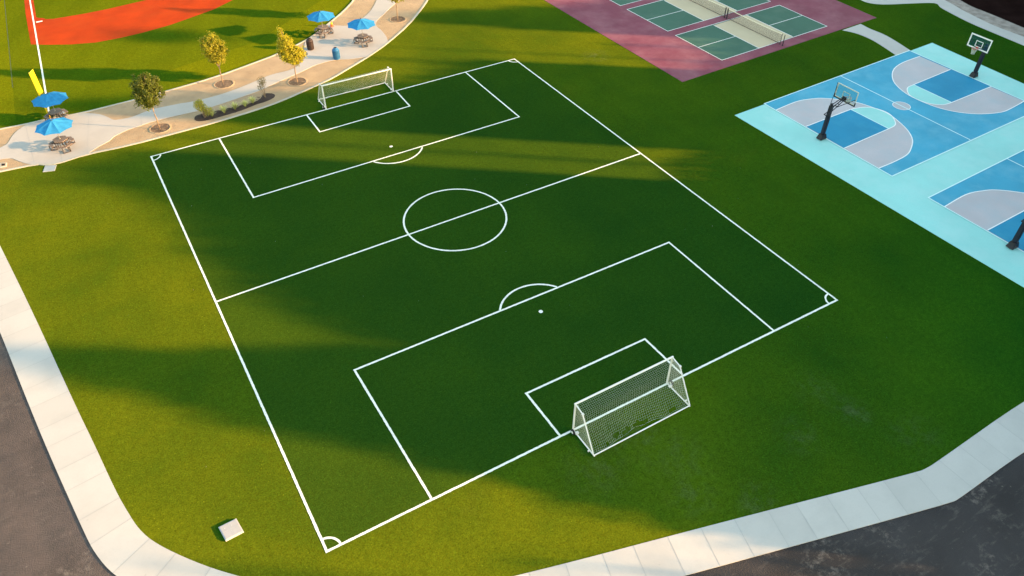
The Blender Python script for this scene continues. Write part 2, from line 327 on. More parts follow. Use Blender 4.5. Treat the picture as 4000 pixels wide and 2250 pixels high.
M['soil'] = plain('dark_soil', (0.017, 0.009, 0.008), 1.0, var=0.4, scale=3, bump=0.8, spec=0.0)
M['white_paint'] = plain('white_paint', (0.80, 0.79, 0.74), 0.4, var=0.04, scale=10, spec=0.4)
M['rope'] = plain('white_net_rope', (0.66, 0.66, 0.54), 0.8, var=0.08, scale=10)
M['rubber'] = plain('black_rubber', (0.02, 0.02, 0.022), 0.7)
M['black'] = plain('black_metal', (0.018, 0.020, 0.028), 0.5, var=0.25, scale=6)
M['pad'] = plain('worn_black_padding', (0.014, 0.018, 0.036), 0.55, var=0.3, scale=5, stain=(5.5, 0.735, 0.75, (0.6, 0.58, 0.58), 0.9))
M['glass'] = glass('backboard_glass', (0.95, 0.985, 0.98))
M['smoke'] = glass('smoked_backboard_glass', (0.76, 0.84, 0.84))
M['orange'] = plain('rim_red', (0.62, 0.04, 0.045), 0.5)
M['pale_rim'] = plain('rim_faded_red', (0.55, 0.22, 0.20), 0.5)
M['umbrella'] = cloth('blue_canopy_fabric', (0.036, 0.245, 0.51), 0.10)
M['umbrella_hub'] = plain('dark_blue_cap', (0.02, 0.09, 0.2), 0.6)
M['table'] = plain('brown_grey_planks', (0.205, 0.160, 0.135), 0.7, var=0.22, scale=6)
M['table_leg'] = plain('dark_brown_frame', (0.060, 0.045, 0.040), 0.7, var=0.2, scale=6)
M['steel'] = plain('steel_pole', (0.30, 0.29, 0.27), 0.4, metal=0.4)
M['bin_brown'] = plain('dark_brown_bin', (0.050, 0.032, 0.028), 0.55, var=0.25, scale=6)
M['bin_blue'] = plain('blue_bin', (0.025, 0.150, 0.330), 0.55, var=0.2, scale=6)
M['dark'] = plain('dark_opening', (0.008, 0.008, 0.010), 0.9)
M['yellow'] = plain('yellow_paint', (0.80, 0.56, 0.012), 0.45, var=0.08, scale=5)
M['cone'] = plain('cone_orange', (0.75, 0.12, 0.03), 0.5)
M['vault'] = plain('vault_lid_grey', (0.42, 0.40, 0.38), 0.8, var=0.08, scale=9)
M['vault_side'] = plain('vault_rim_grey', (0.52, 0.50, 0.47), 0.8, var=0.1, scale=8)
M['slab_blue'] = plain('blue_grey_lid', (0.36, 0.40, 0.41), 0.8, var=0.10, scale=9)
M['bark'] = plain('young_bark', (0.27, 0.195, 0.125), 0.9, var=0.3, scale=9)
M['leaf_dark'] = leafy('leaf_dark_green', (0.045, 0.066, 0.008), (0.125, 0.150, 0.014))
M['leaf_gold'] = leafy('leaf_olive_gold', (0.105, 0.118, 0.008), (0.330, 0.310, 0.016))
M['leaf_yellow'] = leafy('leaf_golden', (0.170, 0.172, 0.010), (0.430, 0.390, 0.018))
M['leaf_grey'] = leafy('leaf_grey_green', (0.110, 0.110, 0.050), (0.185, 0.170, 0.080))
M['leaf_shrub'] = leafy('leaf_shrub', (0.140, 0.165, 0.024), (0.400, 0.380, 0.040))
M['blade'] = leafy('blade_pale_green', (0.340, 0.360, 0.120), (0.580, 0.580, 0.230), 0.3)
M['belt_leaf'] = leafy('belt_leaf_green', (0.035, 0.060, 0.014), (0.070, 0.100, 0.020), 0.15)
M['belt_core'] = plain('belt_inner_foliage', (0.030, 0.050, 0.014), 0.95, var=0.4, scale=3)

# ---------------------------------------------------------------- mesh helpers
def finish(name, bm, mat, parent=None, smooth=False):
    me = bpy.data.meshes.new(name)
    bm.normal_update(); bm.to_mesh(me); bm.free()
    for m_ in (mat if isinstance(mat, (list, tuple)) else [mat]): me.materials.append(m_)
    if smooth:
        for p_ in me.polygons: p_.use_smooth = True
    o = bpy.data.objects.new(name, me); COL.objects.link(o)
    if parent: o.parent = parent
    return o
def tag(o, label, cat, group=None, kind=None):
    o['label'] = label; o['category'] = cat
    if group: o['group'] = group
    if kind: o['kind'] = kind
    return o
def thing(name, loc, label, cat, rz=0.0, group=None):
    o = bpy.data.objects.new(name, None); COL.objects.link(o)
    o.location = loc; o.rotation_euler = (0, 0, rz); o.empty_display_size = 0.3
    return tag(o, label, cat, group)
def struct(o, label, cat):
    return tag(o, label, cat, None, 'structure')
def copy_tree(o, parent=None):
    c = o.copy(); COL.objects.link(c)
    if parent: c.parent = parent
    for ch in list(o.children): copy_tree(ch, c)
    return c

def face(bm, pts, z, mi=0):
    f = bm.faces.new([bm.verts.new((p[0], p[1], z)) for p in pts]); f.normal_update()
    if f.normal.z < 0: f.normal_flip()
    f.material_index = mi
    return f
def slab(bm, pts, z0, z1, mi=0):
    """flat polygon with sides"""
    f = face(bm, pts, z1, mi)
    vs = list(f.verts); n = len(vs)
    lo = [bm.verts.new((v.co.x, v.co.y, z0)) for v in vs]
    for i in range(n):
        q = bm.faces.new((vs[i], lo[i], lo[(i + 1) % n], vs[(i + 1) % n])); q.material_index = mi
def box(bm, c, s, mat4=None, mi=0):
    g = bmesh.ops.create_cube(bm, size=1.0)
    mm = Matrix.Translation(c) @ Matrix.Diagonal((*s, 1))
    if mat4 is not None: mm = mat4 @ mm
    bmesh.ops.transform(bm, matrix=mm, verts=g['verts'])
    if mi:
        for v in g['verts']:
            for f in v.link_faces: f.material_index = mi
    return g['verts']
def tube(bm, pts, r, n=8, r1=None, cap=True):
    """a bar through points, radius r to r1"""
    pts = [Vector(p) for p in pts]; r1 = r if r1 is None else r1
    rings = []
    up = Vector((0, 0, 1))
    for i, p in enumerate(pts):
        d = (pts[min(i + 1, len(pts) - 1)] - pts[max(i - 1, 0)]).normalized()
        a = d.cross(up)
        if a.length < 1e-3: a = d.cross(Vector((1, 0, 0)))
        a.normalize(); b = d.cross(a)
        rr = r + (r1 - r) * i / max(1, len(pts) - 1)
        rings.append([bm.verts.new(p + (a * math.cos(k * 2 * math.pi / n) + b * math.sin(k * 2 * math.pi / n)) * rr) for k in range(n)])
    for q, s_ in zip(rings, rings[1:]):
        for k in range(n): bm.faces.new((q[k], q[(k + 1) % n], s_[(k + 1) % n], s_[k]))
    if cap and n > 2:
        bm.faces.new(rings[0][::-1]); bm.faces.new(rings[-1])
def lathe(bm, prof, n=20, c=(0, 0, 0)):
    rings = []
    for r, z in prof:
        rings.append([bm.verts.new((c[0] + r * math.cos(k * 2 * math.pi / n), c[1] + r * math.sin(k * 2 * math.pi / n), c[2] + z)) for k in range(n)])
    for q, s_ in zip(rings, rings[1:]):
        for k in range(n): bm.faces.new((q[k], q[(k + 1) % n], s_[(k + 1) % n], s_[k]))
    bm.faces.new(rings[0][::-1]); bm.faces.new(rings[-1])
def lerp(a, b, u): return (a[0] + (b[0] - a[0]) * u, a[1] + (b[1] - a[1]) * u)
def arc(c, r, a0, a1, n=28): return [(c[0] + r * math.cos(R(a0 + (a1 - a0) * i / n)), c[1] + r * math.sin(R(a0 + (a1 - a0) * i / n))) for i in range(n + 1)]
def spline(pts, k=6, closed=False):
    """Catmull-Rom through the points"""
    out = []; n = len(pts)
    rng = n if closed else n - 1
    for i in range(rng):
        if closed: p = [pts[(i + j) % n] for j in (-1, 0, 1, 2)]
        else: p = [pts[max(0, min(n - 1, i + j))] for j in (-1, 0, 1, 2)]
        for q in range(k):
            u = q / k
            out.append(tuple(0.5 * (2 * p[1][d] + (p[2][d] - p[0][d]) * u + (2 * p[0][d] - 5 * p[1][d] + 4 * p[2][d] - p[3][d]) * u * u + (3 * p[1][d] - p[0][d] - 3 * p[2][d] + p[3][d]) * u ** 3) for d in (0, 1)))
    if not closed: out.append(pts[-1])
    return out
def ribbon(bm, pts, wd, z, closed=False, jit=0.0, step=None, mi=0, side=0.0, z0=None):
    """a painted line (or low curb, when z0 is given) of width wd along pts"""
    if step:
        q = []
        L = list(pts) + ([pts[0]] if closed else [])
        for a, b in zip(L, L[1:]):
            d = math.hypot(b[0] - a[0], b[1] - a[1]); k = max(1, int(d / step))
            q += [lerp(a, b, i / k) for i in range(k)]
        pts = q if closed else q + [pts[-1]]
    n = len(pts); Ls, Rs = [], []
    for i in range(n):
        a = Vector(pts[(i - 1) % n] if closed or i > 0 else pts[i]); b = Vector(pts[(i + 1) % n] if closed or i < n - 1 else pts[i])
        p = Vector(pts[i])
        d1 = (p - a); d2 = (b - p)
        d1 = d1.normalized() if d1.length > 1e-9 else d2.normalized(); d2 = d2.normalized() if d2.length > 1e-9 else d1
        t_ = (d1 + d2).normalized(); nn = Vector((-t_.y, t_.x)); k = 1.0 / max(0.5, nn.dot(Vector((-d1.y, d1.x))))
        l = p + nn * (wd * (0.5 + side) * k + random.uniform(-jit, jit)); r_ = p + nn * (wd * (side - 0.5) * k + random.uniform(-jit, jit))
        Ls.append(bm.verts.new((l.x, l.y, z))); Rs.append(bm.verts.new((r_.x, r_.y, z)))
    m_ = n if closed else n - 1
    for i in range(m_):
        f = bm.faces.new((Rs[i], Rs[(i + 1) % n], Ls[(i + 1) % n], Ls[i])); f.material_index = mi
    if z0 is not None:
        for row, flip in ((Ls, 0), (Rs, 1)):
            lo = [bm.verts.new((v.co.x, v.co.y, z0)) for v in row]
            for i in range(m_):
                q = (row[i], row[(i + 1) % n], lo[(i + 1) % n], lo[i])
                bm.faces.new(q if flip == 0 else q[::-1])
def quadpt(q, u, v):
    a = lerp(q[0], q[1], u); b = lerp(q[3], q[2], u); return lerp(a, b, v)

# ---------------------------------------------------------------- the setting: ground, road, sidewalks
bm = bmesh.new(); face(bm, [(-3000, -3000), (3000, -3000), (3000, 3000), (-3000, 3000)], -0.30)
struct(finish('ground', bm, M['ground']), 'dry open ground reaching to the horizon around the park', 'ground')

W_IN = [(-40, 230)] + SW_IN + [(-1.8, -0.75), (0.4, -2.35), (3.1, -3.85)] + SB_IN + [(36, -10.2), (38.4, -12.2), (39.5, -16), (39.6, -20)]
W_OUT = [(-41.6, 230), (-12.3, 32.5)] + SW_OUT + [(-6.9, 2.1), (-5.3, 0.1), (-3.0, -2.1), (0.2, -4.3), (5.0, -6.35)] + SB_OUT + [(34, -12.0), (36, -13.4), (36.8, -16), (36.9, -20)]
def dens(pts, step):
    q = []
    for a, b in zip(pts, pts[1:]):
        k = max(1, int(math.hypot(b[0] - a[0], b[1] - a[1]) / step)); q += [lerp(a, b, i / k) for i in range(k)]
    return q + [pts[-1]]
def smooth(pts, it=2):
    for _ in range(it):
        q = [pts[0]]
        for a, b in zip(pts, pts[1:]): q += [lerp(a, b, 0.25), lerp(a, b, 0.75)]
        pts = q + [pts[-1]]
    return pts
W_IN = smooth(W_IN); W_OUT = smooth(W_OUT)
bm = bmesh.new()
slab(bm, [(-40, 330)] + W_IN + [(60, -60), (420, -60), (420, 330)], -0.16, 0.0)
lawn = struct(finish('lawn', bm, M['lawn']), 'broad lawn around the painted pitch and the courts', 'lawn')
bm = bmesh.new()
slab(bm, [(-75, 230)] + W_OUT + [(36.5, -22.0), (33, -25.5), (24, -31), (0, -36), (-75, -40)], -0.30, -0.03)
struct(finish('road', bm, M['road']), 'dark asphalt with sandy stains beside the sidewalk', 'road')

def hit(p, d, poly):
    best = None
    for a, b in zip(poly, poly[1:]):
        ex, ey = b[0] - a[0], b[1] - a[1]; den = d[0] * ey - d[1] * ex
        if abs(den) < 1e-9: continue
        ax, ay = a[0] - p[0], a[1] - p[1]
        t_ = (ax * ey - ay * ex) / den; u = (ax * d[1] - ay * d[0]) / den
        if -1e-6 <= u <= 1 + 1e-6 and 0.3 < t_ < 6 and (best is None or t_ < best): best = t_
    return best
bm = bmesh.new(); tone = bm.faces.layers.float.new('tone')
P = dens(W_IN, 0.25); seg = []; acc = 0.0; nextj = 0.6; rr = random.Random(3); tn = 0.5
rows = []
for i in range(1, len(P) - 1):
    acc += math.hypot(P[i][0] - P[i - 1][0], P[i][1] - P[i - 1][1])
    lo, hi = max(0, i - 4), min(len(P) - 1, i + 4)
    dx, dy = P[hi][0] - P[lo][0], P[hi][1] - P[lo][1]; L = math.hypot(dx, dy); d = (dy / L, -dx / L)
    # joints run square to the walk
    t_ = hit(P[i], d, W_OUT)
    if t_ is None: continue
    rows.append((acc, P[i], (P[i][0] + d[0] * t_, P[i][1] + d[1] * t_)))
vi = [bm.verts.new((*r_[1], 0.016)) for r_ in rows]; vo = [bm.verts.new((*r_[2], 0.010)) for r_ in rows]
vb = [bm.verts.new((*r_[2], -0.08)) for r_ in rows]; vg = [bm.verts.new((*r_[1], -0.05)) for r_ in rows]
tones = {}
for i in range(len(rows) - 1):
    sl_ = int(rows[i][0] / 1.5); tones.setdefault(sl_, rr.random())
    f = bm.faces.new((vi[i], vo[i], vo[i + 1], vi[i + 1])); f.normal_update(); f[tone] = tones[sl_]
    if f.normal.z < 0: f.normal_flip()
    g = bm.faces.new((vo[i], vb[i], vb[i + 1], vo[i + 1])); g[tone] = 0.3
    h = bm.faces.new((vi[i], vi[i + 1], vg[i + 1], vg[i])); h[tone] = 0.5
last = -1
for i in range(len(rows)):
    if int(rows[i][0] / 1.5) != last:
        last = int(rows[i][0] / 1.5)
        a, b = rows[i][1], rows[i][2]
        L = math.hypot(b[0] - a[0], b[1] - a[1]); px, py = -(b[1] - a[1]) / L * 0.011, (b[0] - a[0]) / L * 0.011
        f = bm.faces.new([bm.verts.new(c) for c in ((a[0] + px, a[1] + py, 0.020), (a[0] - px, a[1] - py, 0.020), (b[0] - px, b[1] - py, 0.014), (b[0] + px, b[1] + py, 0.014))])
        f.normal_update(); f.material_index = 1
        if f.normal.z < 0: f.normal_flip()
struct(finish('sidewalk', bm, [M['walk'], M['joint']]), 'pale concrete sidewalk with score joints curving round the lawn', 'sidewalk')

# ---------------------------------------------------------------- soccer pitch
bm = bmesh.new(); face(bm, FIELD, 0.004)
struct(finish('soccer_field', bm, M['pitch']), 'dark green turf inside the white soccer touchlines', 'soccer field')
bm = bmesh.new(); ZL = 0.009; LW = 0.112
def line(pts, wd=LW, closed=False, z=ZL): ribbon(bm, pts, wd, z, closed, 0.007, 0.10)
line(FIELD, closed=True)
line([HALF[0], HALF[1]], z=ZL + 0.001)
for b_ in (PEN_NEAR, GA_NEAR, PEN_FAR, GA_FAR): line(b_, z=ZL + 0.0015)
line(arc((15.17, 17.69), 3.28, 0, 360, 90)[:-1], closed=True, z=ZL + 0.002)
line(arc(SPOTS[0], 2.27, 33.5, 146.5, 40), z=ZL + 0.0025); line(arc(SPOTS[1], 2.27, 213.2, 326.5, 40), z=ZL + 0.0025)
for c_, a0 in ((FIELD[0], 0), (FIELD[1], 90), (FIELD[2], 180), (FIELD[3], 270)): line(arc(c_, 0.62, a0, a0 + 90, 14), 0.10, z=ZL + 0.0025)
for s_ in SPOTS: face(bm, arc(s_, 0.12, 0, 345, 23), ZL)
struct(finish('field_lines', bm, M['white_line']), 'white lines of the soccer pitch', 'lines')

# ---------------------------------------------------------------- baseball outfield
bm = bmesh.new()
NORTH = smooth(STRIP_N, 1)
face(bm, [(-36, 230), (-36, 44.0)] + [(-9.6, 45.0)] + NORTH + [(26, 60), (60, 120), (60, 230)], 0.004)
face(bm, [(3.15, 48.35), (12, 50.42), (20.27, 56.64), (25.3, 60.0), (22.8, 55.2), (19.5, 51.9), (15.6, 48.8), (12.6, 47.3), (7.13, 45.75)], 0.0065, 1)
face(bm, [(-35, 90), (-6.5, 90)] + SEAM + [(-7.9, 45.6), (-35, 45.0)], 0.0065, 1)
struct(finish('outfield', bm, [M['outfield'], M['outfield_light']]), 'striped baseball turf beyond the planting strip', 'outfield')
bm = bmesh.new()
face(bm, RED_O + [(16.5, 64.5), (22, 72), (20, 78), (12, 70.5), (8.5, 67.2)] + RED_I + [(-4.0, 82), (-4.4, 86), (-4.9, 84)], 0.008)
struct(finish('red_infield', bm, M['clay']), 'bright orange red infield band on the baseball turf', 'infield')
bm = bmesh.new()
fl = [FOUL[0], (-5.25, 53.3), FOUL[1], (-4.0, 84)]
ribbon(bm, fl, 0.13, 0.013, jit=0.008, step=0.2)
a_ = FOUL[2]; face(bm, [(a_[0], a_[1] - 0.16), (a_[0] + 0.55, a_[1] - 0.12), (a_[0] + 0.55, a_[1] + 0.12), (a_[0], a_[1] + 0.16)], 0.012)
struct(finish('foul_line', bm, M['white_line']), 'white foul line running away across the red infield', 'foul line')
bm = bmesh.new(); ribbon(bm, [(-6.5, 90)] + SEAM, 0.07, 0.0075, jit=0.01, step=0.3)
struct(finish('turf_seam', bm, M['leaf_dark']), 'thin dark seam in the turf left of the foul line', 'seam')

# ---------------------------------------------------------------- planting strip with path and plazas
SOUTH = smooth([(-14, 38.9)] + STRIP_S + [(33.5, 56.5), (38, 66)], 1)
NORTH2 = smooth([(-14, 45.2)] + STRIP_N + [(27, 60.5), (31, 70)], 1)
bm = bmesh.new(); slab(bm, SOUTH + NORTH2[::-1], -0.02, 0.012)
struct(finish('planting_strip', bm, M['dirt']), 'sandy bare planting strip between pitch and baseball turf', 'planting strip')
bm = bmesh.new(); tone = bm.faces.layers.float.new('tone')
def near(poly, p):
    return min(range(len(poly)), key=lambda i: (poly[i][0] - p[0]) ** 2 + (poly[i][1] - p[1]) ** 2)
def sub(poly, a, b):
    i, j = near(poly, a), near(poly, b)
    return poly[i:j + 1] if i <= j else poly[j:i + 1][::-1]
ps1 = spline(PATH_S1, 4); pn1 = spline(PATH_N1, 4); ps2 = spline(PATH_S2, 4); pn2 = spline(PATH_N2, 4); pw = spline(PATH_W, 4); isl = spline(ISLE, 4)
west = [(-14, 40.9)] + isl
outline = west + sub(SOUTH, ISLE[-1], PATH_S1[0]) + ps1 + sub(SOUTH, PATH_S1[-1], PATH_S2[0]) + ps2 + [(34, 63), (36.5, 70), (34, 70), (31, 63)] + pn2[::-1] + sub(NORTH2, PATH_N2[0], PATH_N1[-1]) + pn1[::-1] + sub(NORTH2, PATH_N1[0], PATH_W[-1]) + pw[::-1] + [(-14, 42.1)]
slab(bm, outline, -0.02, 0.035)
for f in bm.faces: f[tone] = 0.5
# control joints
for a, b in (((-2.9, 44.2), (-3.9, 38.0)), ((0.5, 41.9), (0.2, 40.1)), ((3.4, 42.1), (3.5, 40.3)), ((6.6, 42.0), (6.9, 40.6)), ((9.2, 42.7), (9.6, 41.1)), ((11.9, 43.4), (12.5, 42.2)), ((15.3, 46.3), (17.4, 43.1)), ((17.4, 49.3), (20.6, 43.0)), ((20.4, 49.6), (22.5, 46.0)), ((22.2, 50.3), (23.4, 49.4)), ((24.6, 53.0), (26.2, 52.0)), ((-7.3, 44.5), (-7.3, 38.5)), ((-5.2, 44.6), (-5.6, 37.7))):
    ribbon(bm, [a, b], 0.018, 0.039, mi=1)
struct(finish('path', bm, [M['path'], M['joint']]), 'winding concrete path widening into two plazas', 'path')
bm = bmesh.new()
ribbon(bm, SOUTH, 0.16, 0.05, side=0.3, z0=-0.05)
struct(finish('mow_curb', bm, M['curb']), 'pale concrete curb between planting strip and soccer lawn', 'curb')
bm = bmesh.new()
ribbon(bm, NORTH2, 0.16, 0.05, side=-0.3, z0=-0.05)
struct(finish('mow_curb', bm, M['curb']), 'pale concrete curb between planting strip and baseball turf', 'curb')
bm = bmesh.new()
bd = spline(BED, 3, True); face(bm, bd, 0.020)
for _ in range(260):       # chips
    i = random.randrange(len(bd)); p = lerp(bd[i], (7.1, 39.2) if random.random() < .5 else (random.uniform(4.6, 9.7), 39.25), random.random() * 0.9)
    c = Vector((p[0], p[1], 0.022)); a = random.random() * 6.28; l = random.uniform(0.03, 0.08)
    box(bm, (0, 0, 0), (l, l * 0.5, 0.03), Matrix.Translation(c) @ Matrix.Rotation(a, 4, 'Z') @ Matrix.Rotation(0.4, 4, 'X'))
struct(finish('mulch_bed', bm, M['mulch']), 'oblong bed of dark mulch beside the path', 'mulch bed')
for k in range(4):
    c = ((WELLS[2 * k][0] + WELLS[2 * k + 1][0]) / 2, (WELLS[2 * k][1] + WELLS[2 * k + 1][1]) / 2)
    rad = math.hypot(WELLS[2 * k][0] - WELLS[2 * k + 1][0], WELLS[2 * k][1] - WELLS[2 * k + 1][1]) / 2
    bm = bmesh.new(); n = 40; rings = []
    for r_, z_ in ((rad * 1.22, 0.014), (rad * 1.1, 0.050), (rad, 0.040), (rad * 0.93, 0.022), (rad * 0.5, 0.018)):
        rings.append([bm.verts.new((c[0] + (r_ + random.uniform(-.02, .02)) * math.cos(i * 2 * math.pi / n), c[1] + (r_ + random.uniform(-.02, .02)) * math.sin(i * 2 * math.pi / n), z_ + (random.uniform(-.008, .012) if z_ > .016 else 0))) for i in range(n)])
    for j, (q, s_) in enumerate(zip(rings, rings[1:])):
        for i in range(n):
            f = bm.faces.new((q[i], q[(i + 1) % n], s_[(i + 1) % n], s_[i])); f.material_index = 0 if j < 2 else 1
    f = bm.faces.new(rings[-1]); f.material_index = 1
    struct(finish('tree_basin', bm, [M['dirt'], M['basin']]), 'round dug watering basin at the foot of a young tree', 'basin')

# ---------------------------------------------------------------- pickleball pad
bm = bmesh.new(); dxy = (PKL[1][0] - PKL[0][0], PKL[1][1] - PKL[0][1])
slab(bm, [(39.5, 60.0), PKL[1], PKL[2], (65.6, 60.5)], -0.05, 0.012)
struct(finish('pickleball_pad', bm, M['maroon']), 'maroon acrylic pad under the pickleball courts', 'court pad')
PQ = [PA[0], PA[1], PA[7], PA[6]]            # court A corners: near-left, near-right, far-right, far-left
def pickle(dx, dy, idx):
    q = [(p[0] + dx, p[1] + dy) for p in PQ]
    k1 = [(PA[2][0] + dx, PA[2][1] + dy), (PA[3][0] + dx, PA[3][1] + dy)]; k2 = [(PA[4][0] + dx, PA[4][1] + dy), (PA[5][0] + dx, PA[5][1] + dy)]
    g = bmesh.new(); face(g, q, 0.017); face(g, [k1[0], k1[1], k2[1], k2[0]], 0.021, 1)
    ribbon(g, q, 0.06, 0.026, True, mi=2)
    for kk in (k1, k2): ribbon(g, kk, 0.06, 0.0275, mi=2)
    ribbon(g, [lerp(q[0], q[1], .5), lerp(*k1, .5)], 0.06, 0.0285, mi=2); ribbon(g, [lerp(q[3], q[2], .5), lerp(*k2, .5)], 0.06, 0.0285, mi=2)
    struct(finish('pickleball_court', g, [M['green_court'], M['beige'], M['court_white']]), ['nearest pickleball court, green with beige kitchen', 'second pickleball court, green with beige kitchen', 'far pickleball court cut by the top edge'][idx], 'court')
offs = [(0, 0), (-0.14, 7.13), (-0.25, 14.25)]
for i, (a, b) in enumerate(offs): pickle(a, b, i)

# ---------------------------------------------------------------- basketball pad
bm = bmesh.new(); slab(bm, [TEAL[0], TEAL[1], (63.4, -8.6), (40.35, -8.6)], -0.05, 0.012)
struct(finish('basketball_pad', bm, M['teal']), 'pale teal acrylic pad under the basketball courts', 'court pad')
CQ = [B1[0], B1[1], (61.42, 6.98), B1[2]]
XL, XR = [B1[5], B1[7], B1[8], B1[6]], None
arcL = spline(B1arc, 5); ftL = spline(B1ft, 5); arcR = spline(B1arcR, 5); ftR = spline(B1ftR, 5)
def bball(dy, full, label):
    T = lambda L: [(p[0] + (0.05 if dy else 0), p[1] + dy) for p in L]
    g = bmesh.new(); face(g, T(CQ), 0.017)
    halves = [(arcL, ftL, [B1[7], B1[8], B1[10], B1[9]]), (arcR, ftR, [B1[12], B1[13], B1[16], B1[15]])]
    for A, F, K in halves:
        face(g, T(A), 0.0215, 1)
        face(g, T(F), 0.0260, 2)
        face(g, T([K[0], K[1], K[2], K[3]]), 0.0265, 3)
        ribbon(g, T(A), 0.08, 0.031, mi=4); ribbon(g, T(F), 0.08, 0.0325, mi=4)
        ribbon(g, T([K[3], K[2]]), 0.08, 0.0335, mi=5)
        ribbon(g, T([K[0], K[3]]), 0.08, 0.0345, mi=4); ribbon(g, T([K[1], K[2]]), 0.08, 0.0345, mi=4)
    cc = T([((B1c[0][0] + B1c[1][0]) / 2, (B1c[2][1] + B1c[3][1]) / 2)])[0]
    rad = 0.66
    face(g, arc(cc, rad, 0, 348, 29), 0.0215, 1); ribbon(g, arc(cc, rad, 0, 348, 29), 0.05, 0.031, True, mi=4)
    ribbon(g, T([B1[3], B1[4]]), 0.08, 0.0355, mi=5)
    ribbon(g, T(CQ), 0.085, 0.0365, True, mi=5)
    struct(finish('basketball_court', g, [M['blue'], M['grey_court'], M['teal'], M['deep_blue'], M['court_white'], M['court_cyan']]), label, 'court')
bball(0, True, 'whole blue basketball court with grey arcs')
bball(-14.94, False, 'second blue basketball court cut by the right edge')

# ---------------------------------------------------------------- paths, gravel and soil at the top right
bm = bmesh.new(); tone = bm.faces.layers.float.new('tone')
slab(bm, spline(PATHC_L, 5) + spline(PATHC_R, 5)[::-1], -0.02, 0.010)
struct(finish('path', bm, [M['walk']]), 'short curved concrete path from maroon pad to teal pad', 'path')
lo = spline(WALK_LO, 4) + [(70.6, 6), (69, -4), (66, -16)]; up = [(77.2, 32), (75.6, 27.6)] + spline(WALK_UP, 4) + [(72.6, 6), (71.2, -4), (68.3, -16)]
gr = [(80, 31), (77.0, 26.2)] + spline(GRAV_UP, 4) + [(74.4, 6), (73, -4), (70, -16)]
bm = bmesh.new(); tone = bm.faces.layers.float.new('tone')
slab(bm, [(67.4, 40), (67.15, 33)] + lo + up[::-1] + [(78, 40)], -0.02, 0.010)
struct(finish('sidewalk', bm, [M['walk']]), 'pale concrete walk curving past the basketball hoop at the top', 'sidewalk')
bm = bmesh.new(); slab(bm, up + gr[::-1], -0.02, 0.016)
struct(finish('gravel', bm, M['gravel']), 'band of pale gravel along the dark soil', 'gravel')
bm = bmesh.new(); slab(bm, gr + [(110, -16), (110, 60), (82, 40)], -0.02, 0.022)
struct(finish('soil', bm, M['soil']), 'dark bare soil in the top right corner', 'soil')

